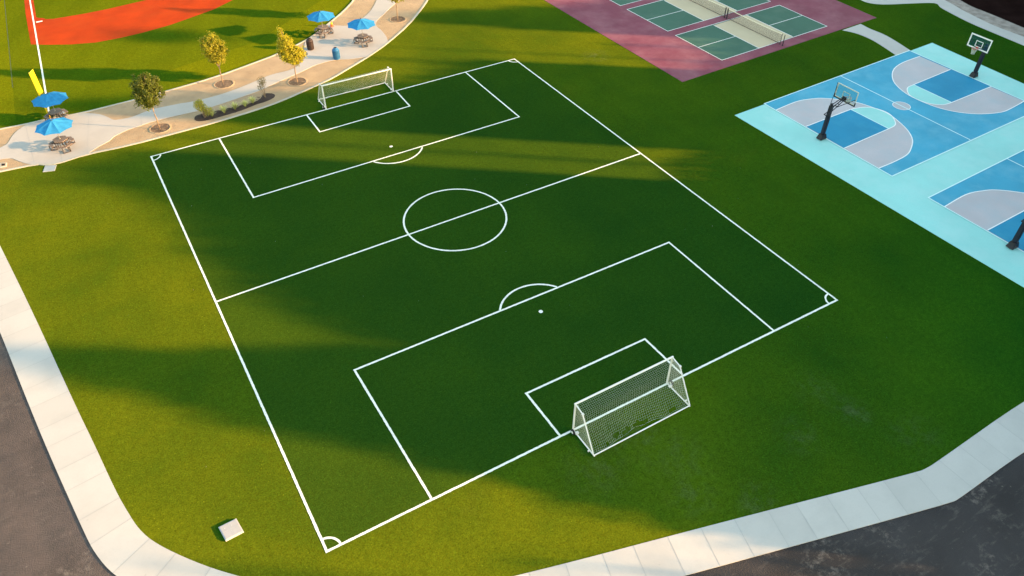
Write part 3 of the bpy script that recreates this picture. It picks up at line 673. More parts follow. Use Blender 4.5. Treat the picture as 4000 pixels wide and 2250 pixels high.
# ---------------------------------------------------------------- soccer goals
GW, GH, GD = 5.70, 1.96, 1.70
def edge_bar(bm, a, b, r):
    """one strand: three sided"""
    d = (b - a)
    if d.length < 1e-5: return
    d.normalize(); s_ = d.cross(Vector((0.13, 0.21, 0.97))).normalized(); u = d.cross(s_)
    va, vb_ = [], []
    for k in range(3):
        o = (s_ * math.cos(k * 2.094) + u * math.sin(k * 2.094)) * r
        va.append(bm.verts.new(a + o)); vb_.append(bm.verts.new(b + o))
    for k in range(3): bm.faces.new((va[k], va[(k + 1) % 3], vb_[(k + 1) % 3], vb_[k]))
def make_goal(loc, rz, label, holes, seed):
    g = thing('soccer_goal', loc, label, 'soccer goal', rz, 'portable soccer goals')
    h = GW / 2
    for s_ in (-1, 1):
        b = bmesh.new(); tube(b, [(s_ * h, 0, 0.02), (s_ * h, 0, GH)], 0.05, 10); finish('goal_post', b, M['white_paint'], g)
    b = bmesh.new(); tube(b, [(-h - 0.05, 0, GH), (h + 0.05, 0, GH)], 0.05, 10); finish('crossbar', b, M['white_paint'], g)
    for s_ in (-1, 1):
        b = bmesh.new(); tube(b, [(s_ * h, 0.04, GH - 0.02), (s_ * h, 0.58, GH - 0.10), (s_ * (h + 0.02), GD, 0.08)], 0.034, 8)
        box(b, (s_ * h, 0.60, GH - 0.11), (0.09, 0.10, 0.09))
        finish('back_stay', b, M['white_paint'], g)
        b = bmesh.new(); tube(b, [(s_ * h, 0.05, 0.05), (s_ * h, GD + 0.05, 0.05)], 0.036, 8)
        box(b, (s_ * (h - 0.02), 0.28, 0.10), (0.16, 0.12, 0.10)); box(b, (s_ * (h + 0.06), GD - 0.32, 0.07), (0.12, 0.06, 0.08))
        finish('side_bar', b, M['white_paint'], g)
        b = bmesh.new()
        m4 = Matrix.Translation((s_ * (h + 0.13), 0.16, 0.14)) @ Matrix.Rotation(R(90), 4, 'Y')
        bmesh.ops.create_cone(b, cap_ends=True, segments=20, radius1=0.14, radius2=0.14, depth=0.08, matrix=m4)
        w_ = finish('wheel', b, M['rubber'], g)
        b = bmesh.new(); bmesh.ops.create_cone(b, cap_ends=True, segments=14, radius1=0.07, radius2=0.07, depth=0.10, matrix=m4); finish('hub', b, M['white_paint'], w_)
    b = bmesh.new(); tube(b, [(-h - 0.03, GD, 0.05), (h + 0.03, GD, 0.05)], 0.034, 8); finish('ground_bar', b, M['white_paint'], g)
    # net: over the top, down the back, bunched at the ground bar, with torn holes
    rd = random.Random(seed); b = bmesh.new()
    nu, cell = 54, GW / 54
    prof = [(0.02, GH), (0.58, GH - 0.12), (GD - 0.06, 0.10)]
    def pos(i, j, nv):
        u = i / nu; v = j / nv
        L1 = 0.575; L2 = 1.86; s_ = v * (L1 + L2 + 0.12)
        if s_ < L1: y, z = 0.02 + 0.56 * s_ / L1, GH - 0.12 * s_ / L1
        else:
            q = min(1.0, (s_ - L1) / L2); y, z = 0.58 + (GD - 0.64) * q, GH - 0.12 - (GH - 0.22) * q
            sag = math.sin(q * math.pi) ; low = max(0, (q - 0.55) / 0.45)
            y -= 0.26 * sag * math.sin(u * math.pi) ** 0.4 + 0.17 * low * (0.6 + 0.6 * math.sin(u * 9 + seed)) * math.sin(u * math.pi) ** .3
            z -= 0.04 * sag
            x_ = 0.05 * low * math.sin(u * 23 + v * 7 + seed)
            z += 0.05 * low * math.sin(u * 31 + seed)
            return Vector((-h + GW * u + x_ + rd.uniform(-.008, .008), y + rd.uniform(-.01, .01), max(0.03, z + rd.uniform(-.01, .01))))
        return Vector((-h + GW * u + rd.uniform(-.006, .006), y, z - 0.05 * math.sin(math.pi * min(1, s_ / L1)) * math.sin(u * math.pi)))
    nv = 25
    G = [[pos(i, j, nv) for j in range(nv + 1)] for i in range(nu + 1)]
    def torn(i, j):
        for (hi, hj, hr) in holes:
            if (i - hi) ** 2 + ((j - hj) * 1.1) ** 2 < hr * hr: return True
        return False
    RR = 0.0028
    for i in range(nu + 1):
        for j in range(nv + 1):
            if torn(i, j): continue
            if i < nu and not torn(i + 1, j): edge_bar(b, G[i][j], G[i + 1][j], RR)
            if j < nv and not torn(i, j + 1): edge_bar(b, G[i][j], G[i][j + 1], RR)
    # side panels
    for s_ in (-1, 1):
        n1 = 16
        def yb(z): return 0.58 + (GD - 0.58) * (GH - 0.12 - z) / (GH - 0.12) if z < GH - 0.12 else 0.58 * (GH - z) / 0.12
        rows_ = []
        for k in range(19):
            z = 0.06 + k * 0.103; ymax = max(0.02, yb(z) - 0.03)
            rows_.append([Vector((s_ * (h - 0.02 - 0.04 * math.sin(math.pi * i / n1)) + rd.uniform(-.006, .006), 0.03 + (ymax - 0.03) * i / n1, z + rd.uniform(-.008, .008))) for i in range(n1 + 1)])
        for k in range(19):
            for i in range(n1 + 1):
                if i < n1: edge_bar(b, rows_[k][i], rows_[k][i + 1], RR)
                if k < 18: edge_bar(b, rows_[k][i], rows_[k + 1][i], RR)
    finish('net', b, M['rope'], g)
    return g
make_goal((15.06, -0.05, 0.0), R(180), 'white wheeled soccer goal in the foreground with torn net bottom', [(9, 23.2, 1.3), (24, 23.2, 1.05), (27, 22.8, 1.05), (29.6, 23.4, 1.1), (34, 23, 1.2), (36, 23.4, 1.05), (40, 22.2, 1.3), (46, 23.4, 1.05)], 3)
make_goal((15.93, 35.43, 0.0), R(-0.4), 'white soccer goal at the far goal line beside the planting strip', [(16, 22, 2), (13, 23.4, 1.6), (19, 22, 1.3), (10, 23, 1.4), (48, 22, 1.6)], 8)

# ---------------------------------------------------------------- basketball hoops
def make_hoop(loc, rz, label, far=False):
    g = thing('basketball_hoop', loc, label, 'basketball hoop', rz, 'basketball hoops')
    # local +x points over the court
    b = bmesh.new()
    sq = [(-.20, -.19), (.22, -.19), (.22, .19), (-.20, .19)]
    v0 = [b.verts.new((x * 1.55 - .03, y * 1.35, 0.03)) for x, y in sq]; v1 = [b.verts.new((x * 1.3, y * 1.2, 0.14)) for x, y in sq]; v2 = [b.verts.new((x * .95, y * .95, 0.42)) for x, y in sq]
    for a, c in ((v0, v1), (v1, v2)):
        for i in range(4): b.faces.new((a[i], a[(i + 1) % 4], c[(i + 1) % 4], c[i]))
    b.faces.new(v0[::-1]); b.faces.new(v2)
    bmesh.ops.bevel(b, geom=list(b.edges), offset=0.03, segments=2, affect='EDGES')
    finish('base', b, M['black'], g)
    b = bmesh.new(); vs = box(b, (0, 0, 1.18), (0.30, 0.29, 1.55)); bmesh.ops.bevel(b, geom=list(b.edges), offset=0.06, segments=3, affect='EDGES')
    finish('pole_pad', b, M['pad'], g)
    b = bmesh.new(); vs = box(b, (0, 0, 1.55), (0.16, 0.16, 2.6)); bmesh.ops.bevel(b, geom=list(b.edges), offset=0.02, segments=1, affect='EDGES')
    box(b, (0, 0, 2.30), (0.22, 0.24, 0.75))
    finish('pole', b, M['black'], g)
    bx = 1.30
    b = bmesh.new()
    for y in (-0.09, 0.09):
        tube(b, [(0.02, y, 2.62), (bx - 0.10, y, 3.02)], 0.035, 6)
        tube(b, [(-0.42, y, 2.06), (0.06, y, 2.22), (bx - 0.14, y, 2.86)], 0.035, 6)
    tube(b, [(0.45, -0.10, 2.55), (0.45, 0.10, 2.55)], 0.03, 6); tube(b, [(-0.42, -0.1, 2.06), (-0.42, 0.1, 2.06)], 0.04, 6); tube(b, [(0.75, -0.10, 2.60), (0.75, 0.10, 2.60)], 0.03, 6)
    box(b, (bx - 0.10, 0, 2.93), (0.10, 0.30, 0.24))
    finish('extension_arm', b, M['black'], g)
    b = bmesh.new()
    tube(b, [(0.05, 0.16, 2.66), (bx - 0.05, 0.90, 3.42)], 0.022, 6); tube(b, [(0.45, -0.05, 2.42), (bx - 0.05, -0.88, 3.18)], 0.026, 6)
    finish('brace', b, M['black'], g)
    W2, z0, z1 = 0.915, 2.70, 3.75
    b = bmesh.new(); box(b, (bx, 0, (z0 + z1) / 2), (0.014, W2 * 2 - .02, z1 - z0 - .02)); bb = finish('backboard', b, M['smoke' if far else 'glass'], g)
    b = bmesh.new(); fw = 0.095 if far else 0.065
    for c, s_ in (((bx + .012, 0, z1 - fw / 2), (0.03, 2 * W2, fw)), ((bx + .012, 0, z0 + fw / 2), (0.03, 2 * W2, fw)), ((bx + .012, W2 - fw / 2, (z0 + z1) / 2), (0.028, fw, z1 - z0 - 2 * fw)), ((bx + .012, -W2 + fw / 2, (z0 + z1) / 2), (0.028, fw, z1 - z0 - 2 * fw))): box(b, c, s_)
    finish('frame', b, M['white_paint'], bb)
    b = bmesh.new()
    for c, s_ in (((bx + .014, 0, 3.33), (0.012, 0.61, 0.05)), ((bx + .014, 0, 2.90), (0.012, 0.61, 0.05)), ((bx + .014, .28, 3.115), (0.011, 0.05, 0.38)), ((bx + .014, -.28, 3.115), (0.011, 0.05, 0.38))): box(b, c, s_)
    finish('target_square', b, M['white_paint'], bb)
    b = bmesh.new(); box(b, (bx - 0.02, 0, z0 - 0.015), (0.07, 2 * W2 + .04, 0.06))
    for y in (-W2, W2): box(b, (bx - 0.02, y, z0 + 0.10), (0.07, 0.06, 0.26))
    if not far: tube(b, [(bx - .03, W2 + .02, z0), (bx - .03, W2 + .02, z1)], 0.02, 6)
    finish('edge_padding', b, M['pad'], bb)
    b = bmesh.new(); rc = (bx + 0.38, 0, 2.84)
    ringp = [(rc[0] + 0.23 * math.cos(i * math.pi / 12), 0.23 * math.sin(i * math.pi / 12), rc[2]) for i in range(25)]
    tube(b, ringp, 0.014, 6, cap=False); box(b, (bx + 0.08, 0, 2.83), (0.14, 0.15, 0.09))
    rim = finish('rim', b, M['orange' if far else 'pale_rim'], g)
    b = bmesh.new(); n = 12; lev = [(0.225, 0), (0.19, -0.12), (0.15, -0.24), (0.125, -0.36), (0.13, -0.45)]
    pt = lambda k, i: Vector((rc[0] + lev[k][0] * math.cos((i + k * .5) * 2 * math.pi / n), lev[k][0] * math.sin((i + k * .5) * 2 * math.pi / n), rc[2] + lev[k][1]))
    for k in range(4):
        for i in range(n): edge_bar(b, pt(k, i), pt(k + 1, i), 0.010); edge_bar(b, pt(k, i), pt(k + 1, i - 1), 0.010)
    finish('hoop_net', b, M['rope'], rim)
    return g
make_hoop((HOOPS[0][0], HOOPS[0][1], 0.035), 0, 'black padded basketball hoop seen from behind its clear backboard')
make_hoop((HOOPS[1][0], HOOPS[1][1], 0.012), R(180), 'black basketball hoop at the far baseline facing the camera, white framed board', True)
make_hoop((HOOPS[2][0], HOOPS[2][1], 0.035), 0, 'black scuffed basketball pole cut off by the right edge')

# ---------------------------------------------------------------- pickleball nets
def make_net(i, a, b_, label):
    mid = lerp(a, b_, 0.5); L = math.hypot(a[0] - b_[0], a[1] - b_[1]); rz = math.atan2(a[1] - b_[1], a[0] - b_[0]) - R(90)
    g = thing('court_net', (mid[0], mid[1], 0.02), label, 'net', rz, 'pickleball nets')
    n = 24; h = lambda y: 0.86 + 0.06 * (2 * y / L) ** 2
    b = bmesh.new(); prev = None
    for k in range(n + 1):
        y = -L / 2 + L * k / n; cur = (b.verts.new((0, y, 0.05)), b.verts.new((0, y, h(y) - 0.03)))
        if prev: b.faces.new((prev[0], cur[0], cur[1], prev[1]))
        prev = cur
    finish('net_mesh', b, M['netting'], g)
    b = bmesh.new(); tube(b, [(0, -L / 2 + L * k / n, h(-L / 2 + L * k / n)) for k in range(n + 1)], 0.034, 8); finish('top_band', b, M['net_band'], g)
    b = bmesh.new(); tube(b, [(0, -L / 2, 0.05), (0, L / 2, 0.05)], 0.022, 6); finish('bottom_cable', b, M['table_leg'], g)
    for s_ in (-1, 1):
        for off, r_ in ((0.03, 0.022), (0.33, 0.036)):
            b = bmesh.new(); tube(b, [(0, s_ * (L / 2 + off), -0.02), (0, s_ * (L / 2 + off), 0.96)], r_, 8); lathe(b, [(r_ * 2.2, -0.005), (r_ * 2.2, 0.02)], 10, (0, s_ * (L / 2 + off), 0)); finish('net_post', b, M['black'], g)
M['netting'] = netting('court_netting', (0.06, 0.05, 0.045), 0.045, 0.17)
M['net_band'] = plain('cream_net_band', (0.80, 0.72, 0.52), 0.8, var=0.05)
na, nb = PA[12], PA[13]
for i, (dx, dy) in enumerate(offs):
    make_net(i, (na[0] + dx, na[1] + dy + 0.25), (nb[0] + dx, nb[1] + dy), ['nearest pickleball net across the beige strip', 'second pickleball net, behind the nearest one', 'third pickleball net past the top edge'][i]) if i < 2 else None

# ---------------------------------------------------------------- picnic tables and umbrellas
def hexa(r, a0=0.0): return [(r * math.cos(a0 + k * math.pi / 3), r * math.sin(a0 + k * math.pi / 3)) for k in range(6)]
def make_table(loc, rz, label):
    g = thing('picnic_table', loc, label, 'picnic table', rz, 'hexagonal picnic tables'); g.scale = (0.84, 0.84, 1.0)
    # top: planks cut to a hexagon
    b = bmesh.new(); Rt = 0.62; n = 8; ap = Rt * math.sin(math.pi / 3)
    for k in range(n):
        y0 = -ap + 2 * ap * k / n + 0.006; y1 = -ap + 2 * ap * (k + 1) / n - 0.006
        w_ = lambda y: Rt - abs(y) / math.tan(math.pi / 3)
        slab(b, [(-w_(y0), y0), (w_(y0), y0), (w_(y1), y1), (-w_(y1), y1)], 0.71, 0.75)
    bmesh.ops.recalc_face_normals(b, faces=list(b.faces))
    finish('tabletop', b, M['table'], g)
    b = bmesh.new()
    hx = hexa(0.56)
    for k in range(6): tube(b, [(*hx[k], 0.68), (*hx[(k + 1) % 6], 0.68)], 0.028, 4)
    for k in range(3):
        a = R(120 * k); c_, s_ = math.cos(a), math.sin(a)
        tube(b, [(0, 0, 0.66), (0.98 * c_, 0.98 * s_, 0.40)], 0.035, 4)
        tube(b, [(0, 0, 0.42), (1.00 * c_, 1.00 * s_, 0.40)], 0.035, 4)
    finish('frame', b, M['table_leg'], g)
    for k in range(3):
        a = R(120 * k)
        b = bmesh.new()
        for o in (-0.28, 0.28):
            c_, s_ = math.cos(a), math.sin(a); px, py = -s_, c_
            base = (0.98 * c_ + px * o, 0.98 * s_ + py * o); inn = (0.46 * c_ + px * o * .8, 0.46 * s_ + py * o * .8)
            tube(b, [(*base, 0.42), (*base, 0.02)], 0.030, 4); tube(b, [(*inn, 0.70), (*inn, 0.02)], 0.032, 4)
            tube(b, [(*inn, 0.04), (*base, 0.04)], 0.03, 4); tube(b, [(*inn, 0.10), (*base, 0.40)], 0.026, 4)
        tube(b, [(0.98 * math.cos(a) + math.sin(a) * .28, 0.98 * math.sin(a) - math.cos(a) * .28, 0.03), (0.98 * math.cos(a) - math.sin(a) * .28, 0.98 * math.sin(a) + math.cos(a) * .28, 0.03)], 0.028, 4)
        finish('leg', b, M['table_leg'], g)
    for k in range(3):          # each bench bends round one corner
        b = bmesh.new(); a = 120 * k
        for (ri, ro) in ((0.80, 0.935), (0.95, 1.085)):
            P_ = lambda r, ang: (r * math.cos(R(ang)), r * math.sin(R(ang)))
            e0i, e0o = lerp(P_(ri, a), P_(ri, a - 60), .80), lerp(P_(ro, a), P_(ro, a - 60), .72)
            e1i, e1o = lerp(P_(ri, a), P_(ri, a + 60), .80), lerp(P_(ro, a), P_(ro, a + 60), .72)
            slab(b, [e0i, e0o, P_(ro, a), P_(ri, a)], 0.425, 0.46); slab(b, [P_(ri, a), P_(ro, a), e1o, e1i], 0.425, 0.46)
        bmesh.ops.recalc_face_normals(b, faces=list(b.faces))
        finish('bench', b, M['table'], g)
    return g
def make_umbrella(loc, rz, label, top):
    g = thing('patio_umbrella', loc, label, 'umbrella', rz, 'blue umbrellas over the picnic tables')
    b = bmesh.new(); n = 8; Rc = 1.30; zr = top - 0.50; apex = Vector((0, 0, top - 0.02))
    # eight sagging gores between ribs
    ns, nr = 6, 7; rings = []
    for j in range(nr + 1):
        v = j / nr; ring = []
        for k in range(n):
            for q in range(ns):
                u = q / ns; a0 = k * 2 * math.pi / n; a1 = (k + 1) * 2 * math.pi / n
                p0 = Vector((math.cos(a0), math.sin(a0), 0)); p1 = Vector((math.cos(a1), math.sin(a1), 0))
                p = p0.lerp(p1, u) * Rc * v
                bow = math.sin(u * math.pi)
                z = top - 0.02 - 0.48 * (v ** 1.12) - 0.05 * bow * math.sin(v * math.pi) 
                p *= 1 - 0.035 * bow * v ** 3
                ring.append(b.verts.new((p.x, p.y, z + 0.02 * bow * v)))
        rings.append(ring)
    m_ = n * ns
    for q, s_ in zip(rings, rings[1:]):
        for k in range(m_):
            try: b.faces.new((q[k], s_[k], s_[(k + 1) % m_], q[(k + 1) % m_]))
            except ValueError: pass
    bmesh.ops.remove_doubles(b, verts=list(b.verts), dist=0.0005)
    bmesh.ops.recalc_face_normals(b, faces=list(b.faces))
    cn = finish('canopy', b, M['umbrella'], g)
    b = bmesh.new()
    for k in range(n):
        a = k * 2 * math.pi / n
        tube(b, [(0.05 * math.cos(a), 0.05 * math.sin(a), top - 0.06), (0.6 * Rc * math.cos(a), 0.6 * Rc * math.sin(a), top - 0.33), (Rc * .98 * math.cos(a), Rc * .98 * math.sin(a), zr - 0.01)], 0.009, 4)
    finish('ribs', b, M['steel'], g)
    b = bmesh.new(); lathe(b, [(0.07, -0.03), (0.06, 0.0), (0.025, 0.02), (0.03, 0.05), (0.012, 0.085)], 12, (0, 0, top)); finish('finial', b, M['umbrella_hub'], g)
    b = bmesh.new(); tube(b, [(0, 0, 0.05), (0, 0, top)], 0.020, 10); lathe(b, [(0.05, 0.755), (0.045, 0.80), (0.024, 0.83)], 12); finish('pole', b, M['steel'], g)
    return g
tl = ['hexagonal picnic table nearest the soccer pitch, under the lower left umbrella', 'hexagonal picnic table partly hidden behind the lower left umbrella', 'hexagonal picnic table at the edge of the baseball turf, beside the dark bin', 'hexagonal picnic table on the upper plaza, right of the blue bin']
ul = ['blue umbrella lower left, with one pale sunlit half', 'blue umbrella behind the lower left one, in front of the foul pole', 'blue umbrella overhanging the baseball turf on the upper plaza', 'blue umbrella in the middle of the upper plaza']
az = [-80, -70, 0, -105]; tops = [2.27, 2.20, 2.18, 2.26]; ur = [10, 26, 12, 5]
for i, (x, y) in enumerate(TABLES):
    make_table((x, y, 0.035), R(az[i]), tl[i]); make_umbrella((x, y, 0.035), R(ur[i]), ul[i], tops[i])

# ---------------------------------------------------------------- bins, cone, lids, vault
def make_bin(loc, mat, label, cat, lidmat):
    g = thing('litter_bin', loc, label, cat, 0, 'round litter bins')
    b = bmesh.new(); lathe(b, [(0.27, 0.0), (0.29, 0.03), (0.27, 0.06), (0.29, 0.10), (0.30, 0.45), (0.29, 0.74), (0.31, 0.78), (0.28, 0.80)], 24)
    for k in range(24):
        a = k * math.pi / 12; box(b, (0, 0, 0), (0.02, 0.045, 0.62), Matrix.Rotation(a, 4, 'Z') @ Matrix.Translation((0.30, 0, 0.42)))
    finish('body', b, mat, g)
    b = bmesh.new(); lathe(b, [(0.29, 0.80), (0.27, 0.86), (0.17, 0.91), (0.16, 0.99), (0.12, 1.0)], 24); lid = finish('lid', b, lidmat, g, smooth=False)
    b = bmesh.new(); lathe(b, [(0.11, 1.0), (0.11, 1.006)], 20); finish('opening', b, M['dark'], lid)
    return g
make_bin((BINS[0][0], BINS[0][1], 0.035), M['bin_brown'], 'dark brown round bin with shoulder lid on the upper plaza', 'bin', M['bin_brown'])
make_bin((BINS[1][0], BINS[1][1], 0.035), M['bin_blue'], 'blue round recycling bin on the upper plaza', 'bin', M['bin_blue'])
cn = thing('traffic_cone', (CONE[0][0], CONE[0][1], 0.03), 'small orange and pale yellow cone behind the upper umbrella', 'cone')
b = bmesh.new(); box(b, (0, 0, 0.02), (0.30, 0.30, 0.04)); finish('base', b, M['cone'], cn)
b = bmesh.new(); lathe(b, [(0.13, 0.04), (0.09, 0.22)], 16); finish('lower_cone', b, M['cone'], cn)
b = bmesh.new(); lathe(b, [(0.09, 0.22), (0.06, 0.38)], 16); finish('pale_band', b, M['yellow'], cn)
b = bmesh.new(); lathe(b, [(0.06, 0.38), (0.03, 0.50)], 16); finish('tip', b, M['cone'], cn)

def lid_box(name, quad, z0, z1, label, cat, m_top, m_side, inset=0.06):
    cx = sum(p[0] for p in quad) / 4; cy = sum(p[1] for p in quad) / 4
    g = thing(name, (cx, cy, 0), label, cat)
    q = [(p[0] - cx, p[1] - cy) for p in quad]
    b = bmesh.new(); slab(b, q, z0, z1); bmesh.ops.recalc_face_normals(b, faces=list(b.faces))
    es = [e for e in b.edges if e.calc_length() > 0 and all(v.co.z > z1 - 1e-4 for v in e.verts)]
    bmesh.ops.bevel(b, geom=es, offset=min(0.03, (z1 - z0) * .4), segments=2, affect='EDGES')
    finish('frame', b, m_side, g)
    k = 1 - 2 * inset / math.hypot(q[0][0] - q[1][0], q[0][1] - q[1][1])
    b = bmesh.new(); slab(b, [(p[0] * k, p[1] * k) for p in q], z1 - 0.02, z1 + 0.006)
    lid = finish('lid', b, m_top, g)
    return g, lid, q, k
g, lid, q, k = lid_box('utility_vault', BOX, -0.05, 0.08, 'raised grey utility vault lid in the lawn near the bottom left corner', 'utility vault', M['vault'], M['vault_side'], 0.05)
b = bmesh.new()
for u in (0.48,): ribbon(b, [lerp(lerp(q[0], q[1], u), (0, 0), 1 - k), lerp(lerp(q[3], q[2], u), (0, 0), 1 - k)], 0.014, 0.089)
ribbon(b, [lerp(lerp(q[0], q[3], .5), (0, 0), 1 - k), lerp(lerp(q[1], q[2], .5), (0, 0), 1 - k)], 0.010, 0.0895)
for u in (0.25, 0.62): ribbon(b, [lerp(lerp(q[0], q[3], u), lerp(q[1], q[2], u), .25), lerp(lerp(q[0], q[3], u), lerp(q[1], q[2], u), .33)], 0.04, 0.0898)
finish('lid_seams', b, M['vault_side'], lid)
lid_box('access_cover', SLABS[:4], -0.05, 0.02, 'flat blue grey lid in the lawn against the planting strip curb', 'access cover', M['slab_blue'], M['curb'])
lid_box('access_cover', SLABS[4:], -0.05, 0.05, 'flat grey lid behind the hidden picnic table at the baseball edge', 'access cover', M['slab_blue'], M['curb'])
g, lid, q, k = lid_box('drain_box', DRAIN, -0.05, 0.05, 'small square drain box with dark opening at the left edge', 'drain', M['dirt'], M['curb'], 0.08)
b = bmesh.new(); slab(b, [(p[0] * 0.45, p[1] * 0.45) for p in q], 0.05, 0.060); finish('opening', b, M['dark'], g)

# ---------------------------------------------------------------- foul pole
fp = thing('foul_pole', (FOUL[0][0], FOUL[0][1], 0.0), 'yellow foul pole with mesh wing at the baseball edge', 'foul pole', R(62))
b = bmesh.new(); tube(b, [(0, 0, -0.1), (0, 0, 3.68)], 0.065, 12); finish('pole', b, M['yellow'], fp)
M['wing'] = plain('yellow_wing_mesh', (0.72, 0.46, 0.012), 0.55, var=0.15, scale=14)
b = bmesh.new(); box(b, (0.30, 0, 2.78), (0.46, 0.012, 1.74)); wg = finish('wing', b, M['wing'], fp)
b = bmesh.new()
for z in (1.88, 3.66): tube(b, [(0.04, 0, z), (0.55, 0, z)], 0.022, 6)
tube(b, [(0.55, 0, 1.88), (0.55, 0, 3.66)], 0.022, 6)
finish('wing_frame', b, M['yellow'], wg)

# ---------------------------------------------------------------- young trees, shrubs, grasses
def leaf(bm, c, l, wd, nrm, rd):
    n_ = nrm.normalized(); t_ = n_.cross(Vector((rd.uniform(-1, 1), rd.uniform(-1, 1), rd.uniform(-1, 1))))
    if t_.length < 1e-3: t_ = Vector((1, 0, 0))
    t_.normalize(); s_ = n_.cross(t_)
    fold = n_ * wd * 0.25
    v = [bm.verts.new(c - t_ * l * .5), bm.verts.new(c + s_ * wd * .5 + fold), bm.verts.new(c + t_ * l * .5), bm.verts.new(c - s_ * wd * .5 + fold)]
    bm.faces.new((v[0], v[1], v[2])); bm.faces.new((v[0], v[2], v[3]))
def branch(bm, a, b_, r0, r1, rd, k=4):
    pts = [a.lerp(b_, i / k) + Vector((rd.uniform(-1, 1), rd.uniform(-1, 1), rd.uniform(-.5, .5))) * 0.02 * (0 < i < k) for i in range(k + 1)]
    tube(bm, pts, r0, 6, r1)
def make_tree(loc, label, blobs, leafmat, nleaf, seed, trunk_h, lsize=0.185, stray=0.16):
    """blobs: (x, y, z, rx, rz) clumps that make up the crown"""
    rd = random.Random(seed)
    g = thing('young_tree', loc, label, 'tree', 0, 'young trees in round basins')
    b = bmesh.new(); top = Vector((0.02, 0.0, trunk_h))
    branch(b, Vector((0, 0, -0.05)), top, 0.055, 0.040, rd, 6)
    for (x, y, z, rx, rz) in blobs:
        c = Vector((x, y, z)); branch(b, top - Vector((0, 0, rd.uniform(0, .15))), c, 0.026, 0.010, rd, 5)
        for _ in range(5):
            e = c + Vector((rd.uniform(-1, 1) * rx, rd.uniform(-1, 1) * rx, rd.uniform(-.6, 1) * rz)) * 0.85
            branch(b, top.lerp(c, rd.uniform(.5, 1)), e, 0.010, 0.004, rd, 3)
    finish('trunk', b, M['bark'], g)
    b = bmesh.new(); tot = sum(q[3] ** 2 * q[4] for q in blobs)
    for (x, y, z, rx, rz) in blobs:
        c = Vector((x, y, z)); m_ = int(nleaf * rx * rx * rz / tot)
        tw = []
        for _ in range(max(6, m_ // 14)):
            d = Vector((rd.gauss(0, 1), rd.gauss(0, 1), rd.gauss(0, 1))).normalized(); rr_ = rd.uniform(0.35, 1.0) ** 0.5 * (1 + (stray if rd.random() < .3 else 0))
            tw.append((d, rr_))
        for _ in range(m_):
            d, rr_ = rd.choice(tw)
            p = c + Vector((d.x * rx, d.y * rx, d.z * rz)) * rr_ + Vector((rd.gauss(0, 1), rd.gauss(0, 1), rd.gauss(0, 1))) * 0.085
            leaf(b, p, lsize * rd.uniform(.7, 1.25), lsize * 0.5 * rd.uniform(.8, 1.2), (d + Vector((rd.gauss(0, .6), rd.gauss(0, .6), rd.gauss(0, .6) + .35))), rd)
    finish('crown', b, leafmat, g)
    return g
make_tree((*TREES[0], 0.02), 'round dark green young tree in front of the lower path', [(0, 0, 2.95, .95, .95), (-.25, -.2, 2.55, .75, .6), (.3, .2, 3.45, .70, .65), (-.3, .1, 3.55, .65, .7), (0.15, -.15, 4.15, .35, .4), (-.45, .2, 2.9, .6, .6)], M['leaf_dark'], 5200, 11, 1.75)
make_tree((*TREES[1], 0.02), 'loose olive gold young tree against the baseball turf', [(0, 0, 2.55, .70, .65), (.35, .1, 3.05, .62, .62), (-.40, .1, 3.25, .55, .75), (0.1, 0, 3.75, .42, .62), (-.75, .2, 3.55, .28, .40), (.62, .1, 2.65, .45, .40), (.05, 0, 2.15, .35, .35)], M['leaf_gold'], 3700, 12, 1.55, stray=.3)
make_tree((*TREES[2], 0.02), 'golden yellow pointed young tree left of the bins', [(-.1, 0, 2.45, .85, .72), (.45, 0, 2.35, .60, .55), (-.3, .1, 3.15, .68, .65), (-.5, .1, 3.75, .42, .55), (-.42, .1, 4.30, .20, .45), (.1, 0, 1.95, .35, .35)], M['leaf_yellow'], 4800, 13, 1.5)
make_tree((*TREES[3], 0.02), 'young tree cut by the top edge beside the path', [(0, 0, 2.6, .85, .75), (-.4, 0, 2.4, .55, .45), (.35, .1, 3.2, .65, .7), (-.2, .1, 3.7, .5, .7), (.1, 0, 4.2, .25, .5)], M['leaf_gold'], 3900, 14, 1.6)

def make_tuft(loc, label, seed, n=70, h=0.55):
    rd = random.Random(seed)
    g = thing('ornamental_grass', loc, label, 'plant', 0, 'pale grass tufts in the mulch bed')
    b = bmesh.new()
    for _ in range(n):
        a = rd.random() * 6.283; out = rd.uniform(0.10, 0.42); hh = h * rd.uniform(.55, 1.1) * (1 - 0.5 * out)
        d = Vector((math.cos(a), math.sin(a), 0)); s_ = Vector((-d.y, d.x, 0)) * 0.024; prev = None
        for k in range(5):
            u = k / 4; p = d * (0.04 + out * u ** 1.4) + Vector((0, 0, hh * (u * 1.5 - 0.6 * u * u)))
            cur = (b.verts.new(p + s_ * (1 - .85 * u)), b.verts.new(p - s_ * (1 - .85 * u)))
            if prev: b.faces.new((prev[0], prev[1], cur[1], cur[0]))
            prev = cur
    finish('blades', b, M['blade'], g)
    b = bmesh.new(); lathe(b, [(0.07, -0.01), (0.08, 0.04), (0.03, 0.10)], 8); finish('crown', b, M['leaf_grey'], g)
where = ['nearest the yellow green shrub', 'second from the shrub', 'in the middle of the bed', 'fourth from the shrub', 'farthest along the bed, before the small tree']
for i in range(5): make_tuft((*PLANTS[i + 1], 0.02), 'pale spiky grass tuft in the mulch, ' + where[i], 40 + i, 120, [.60, .72, .66, .62, .62][i])
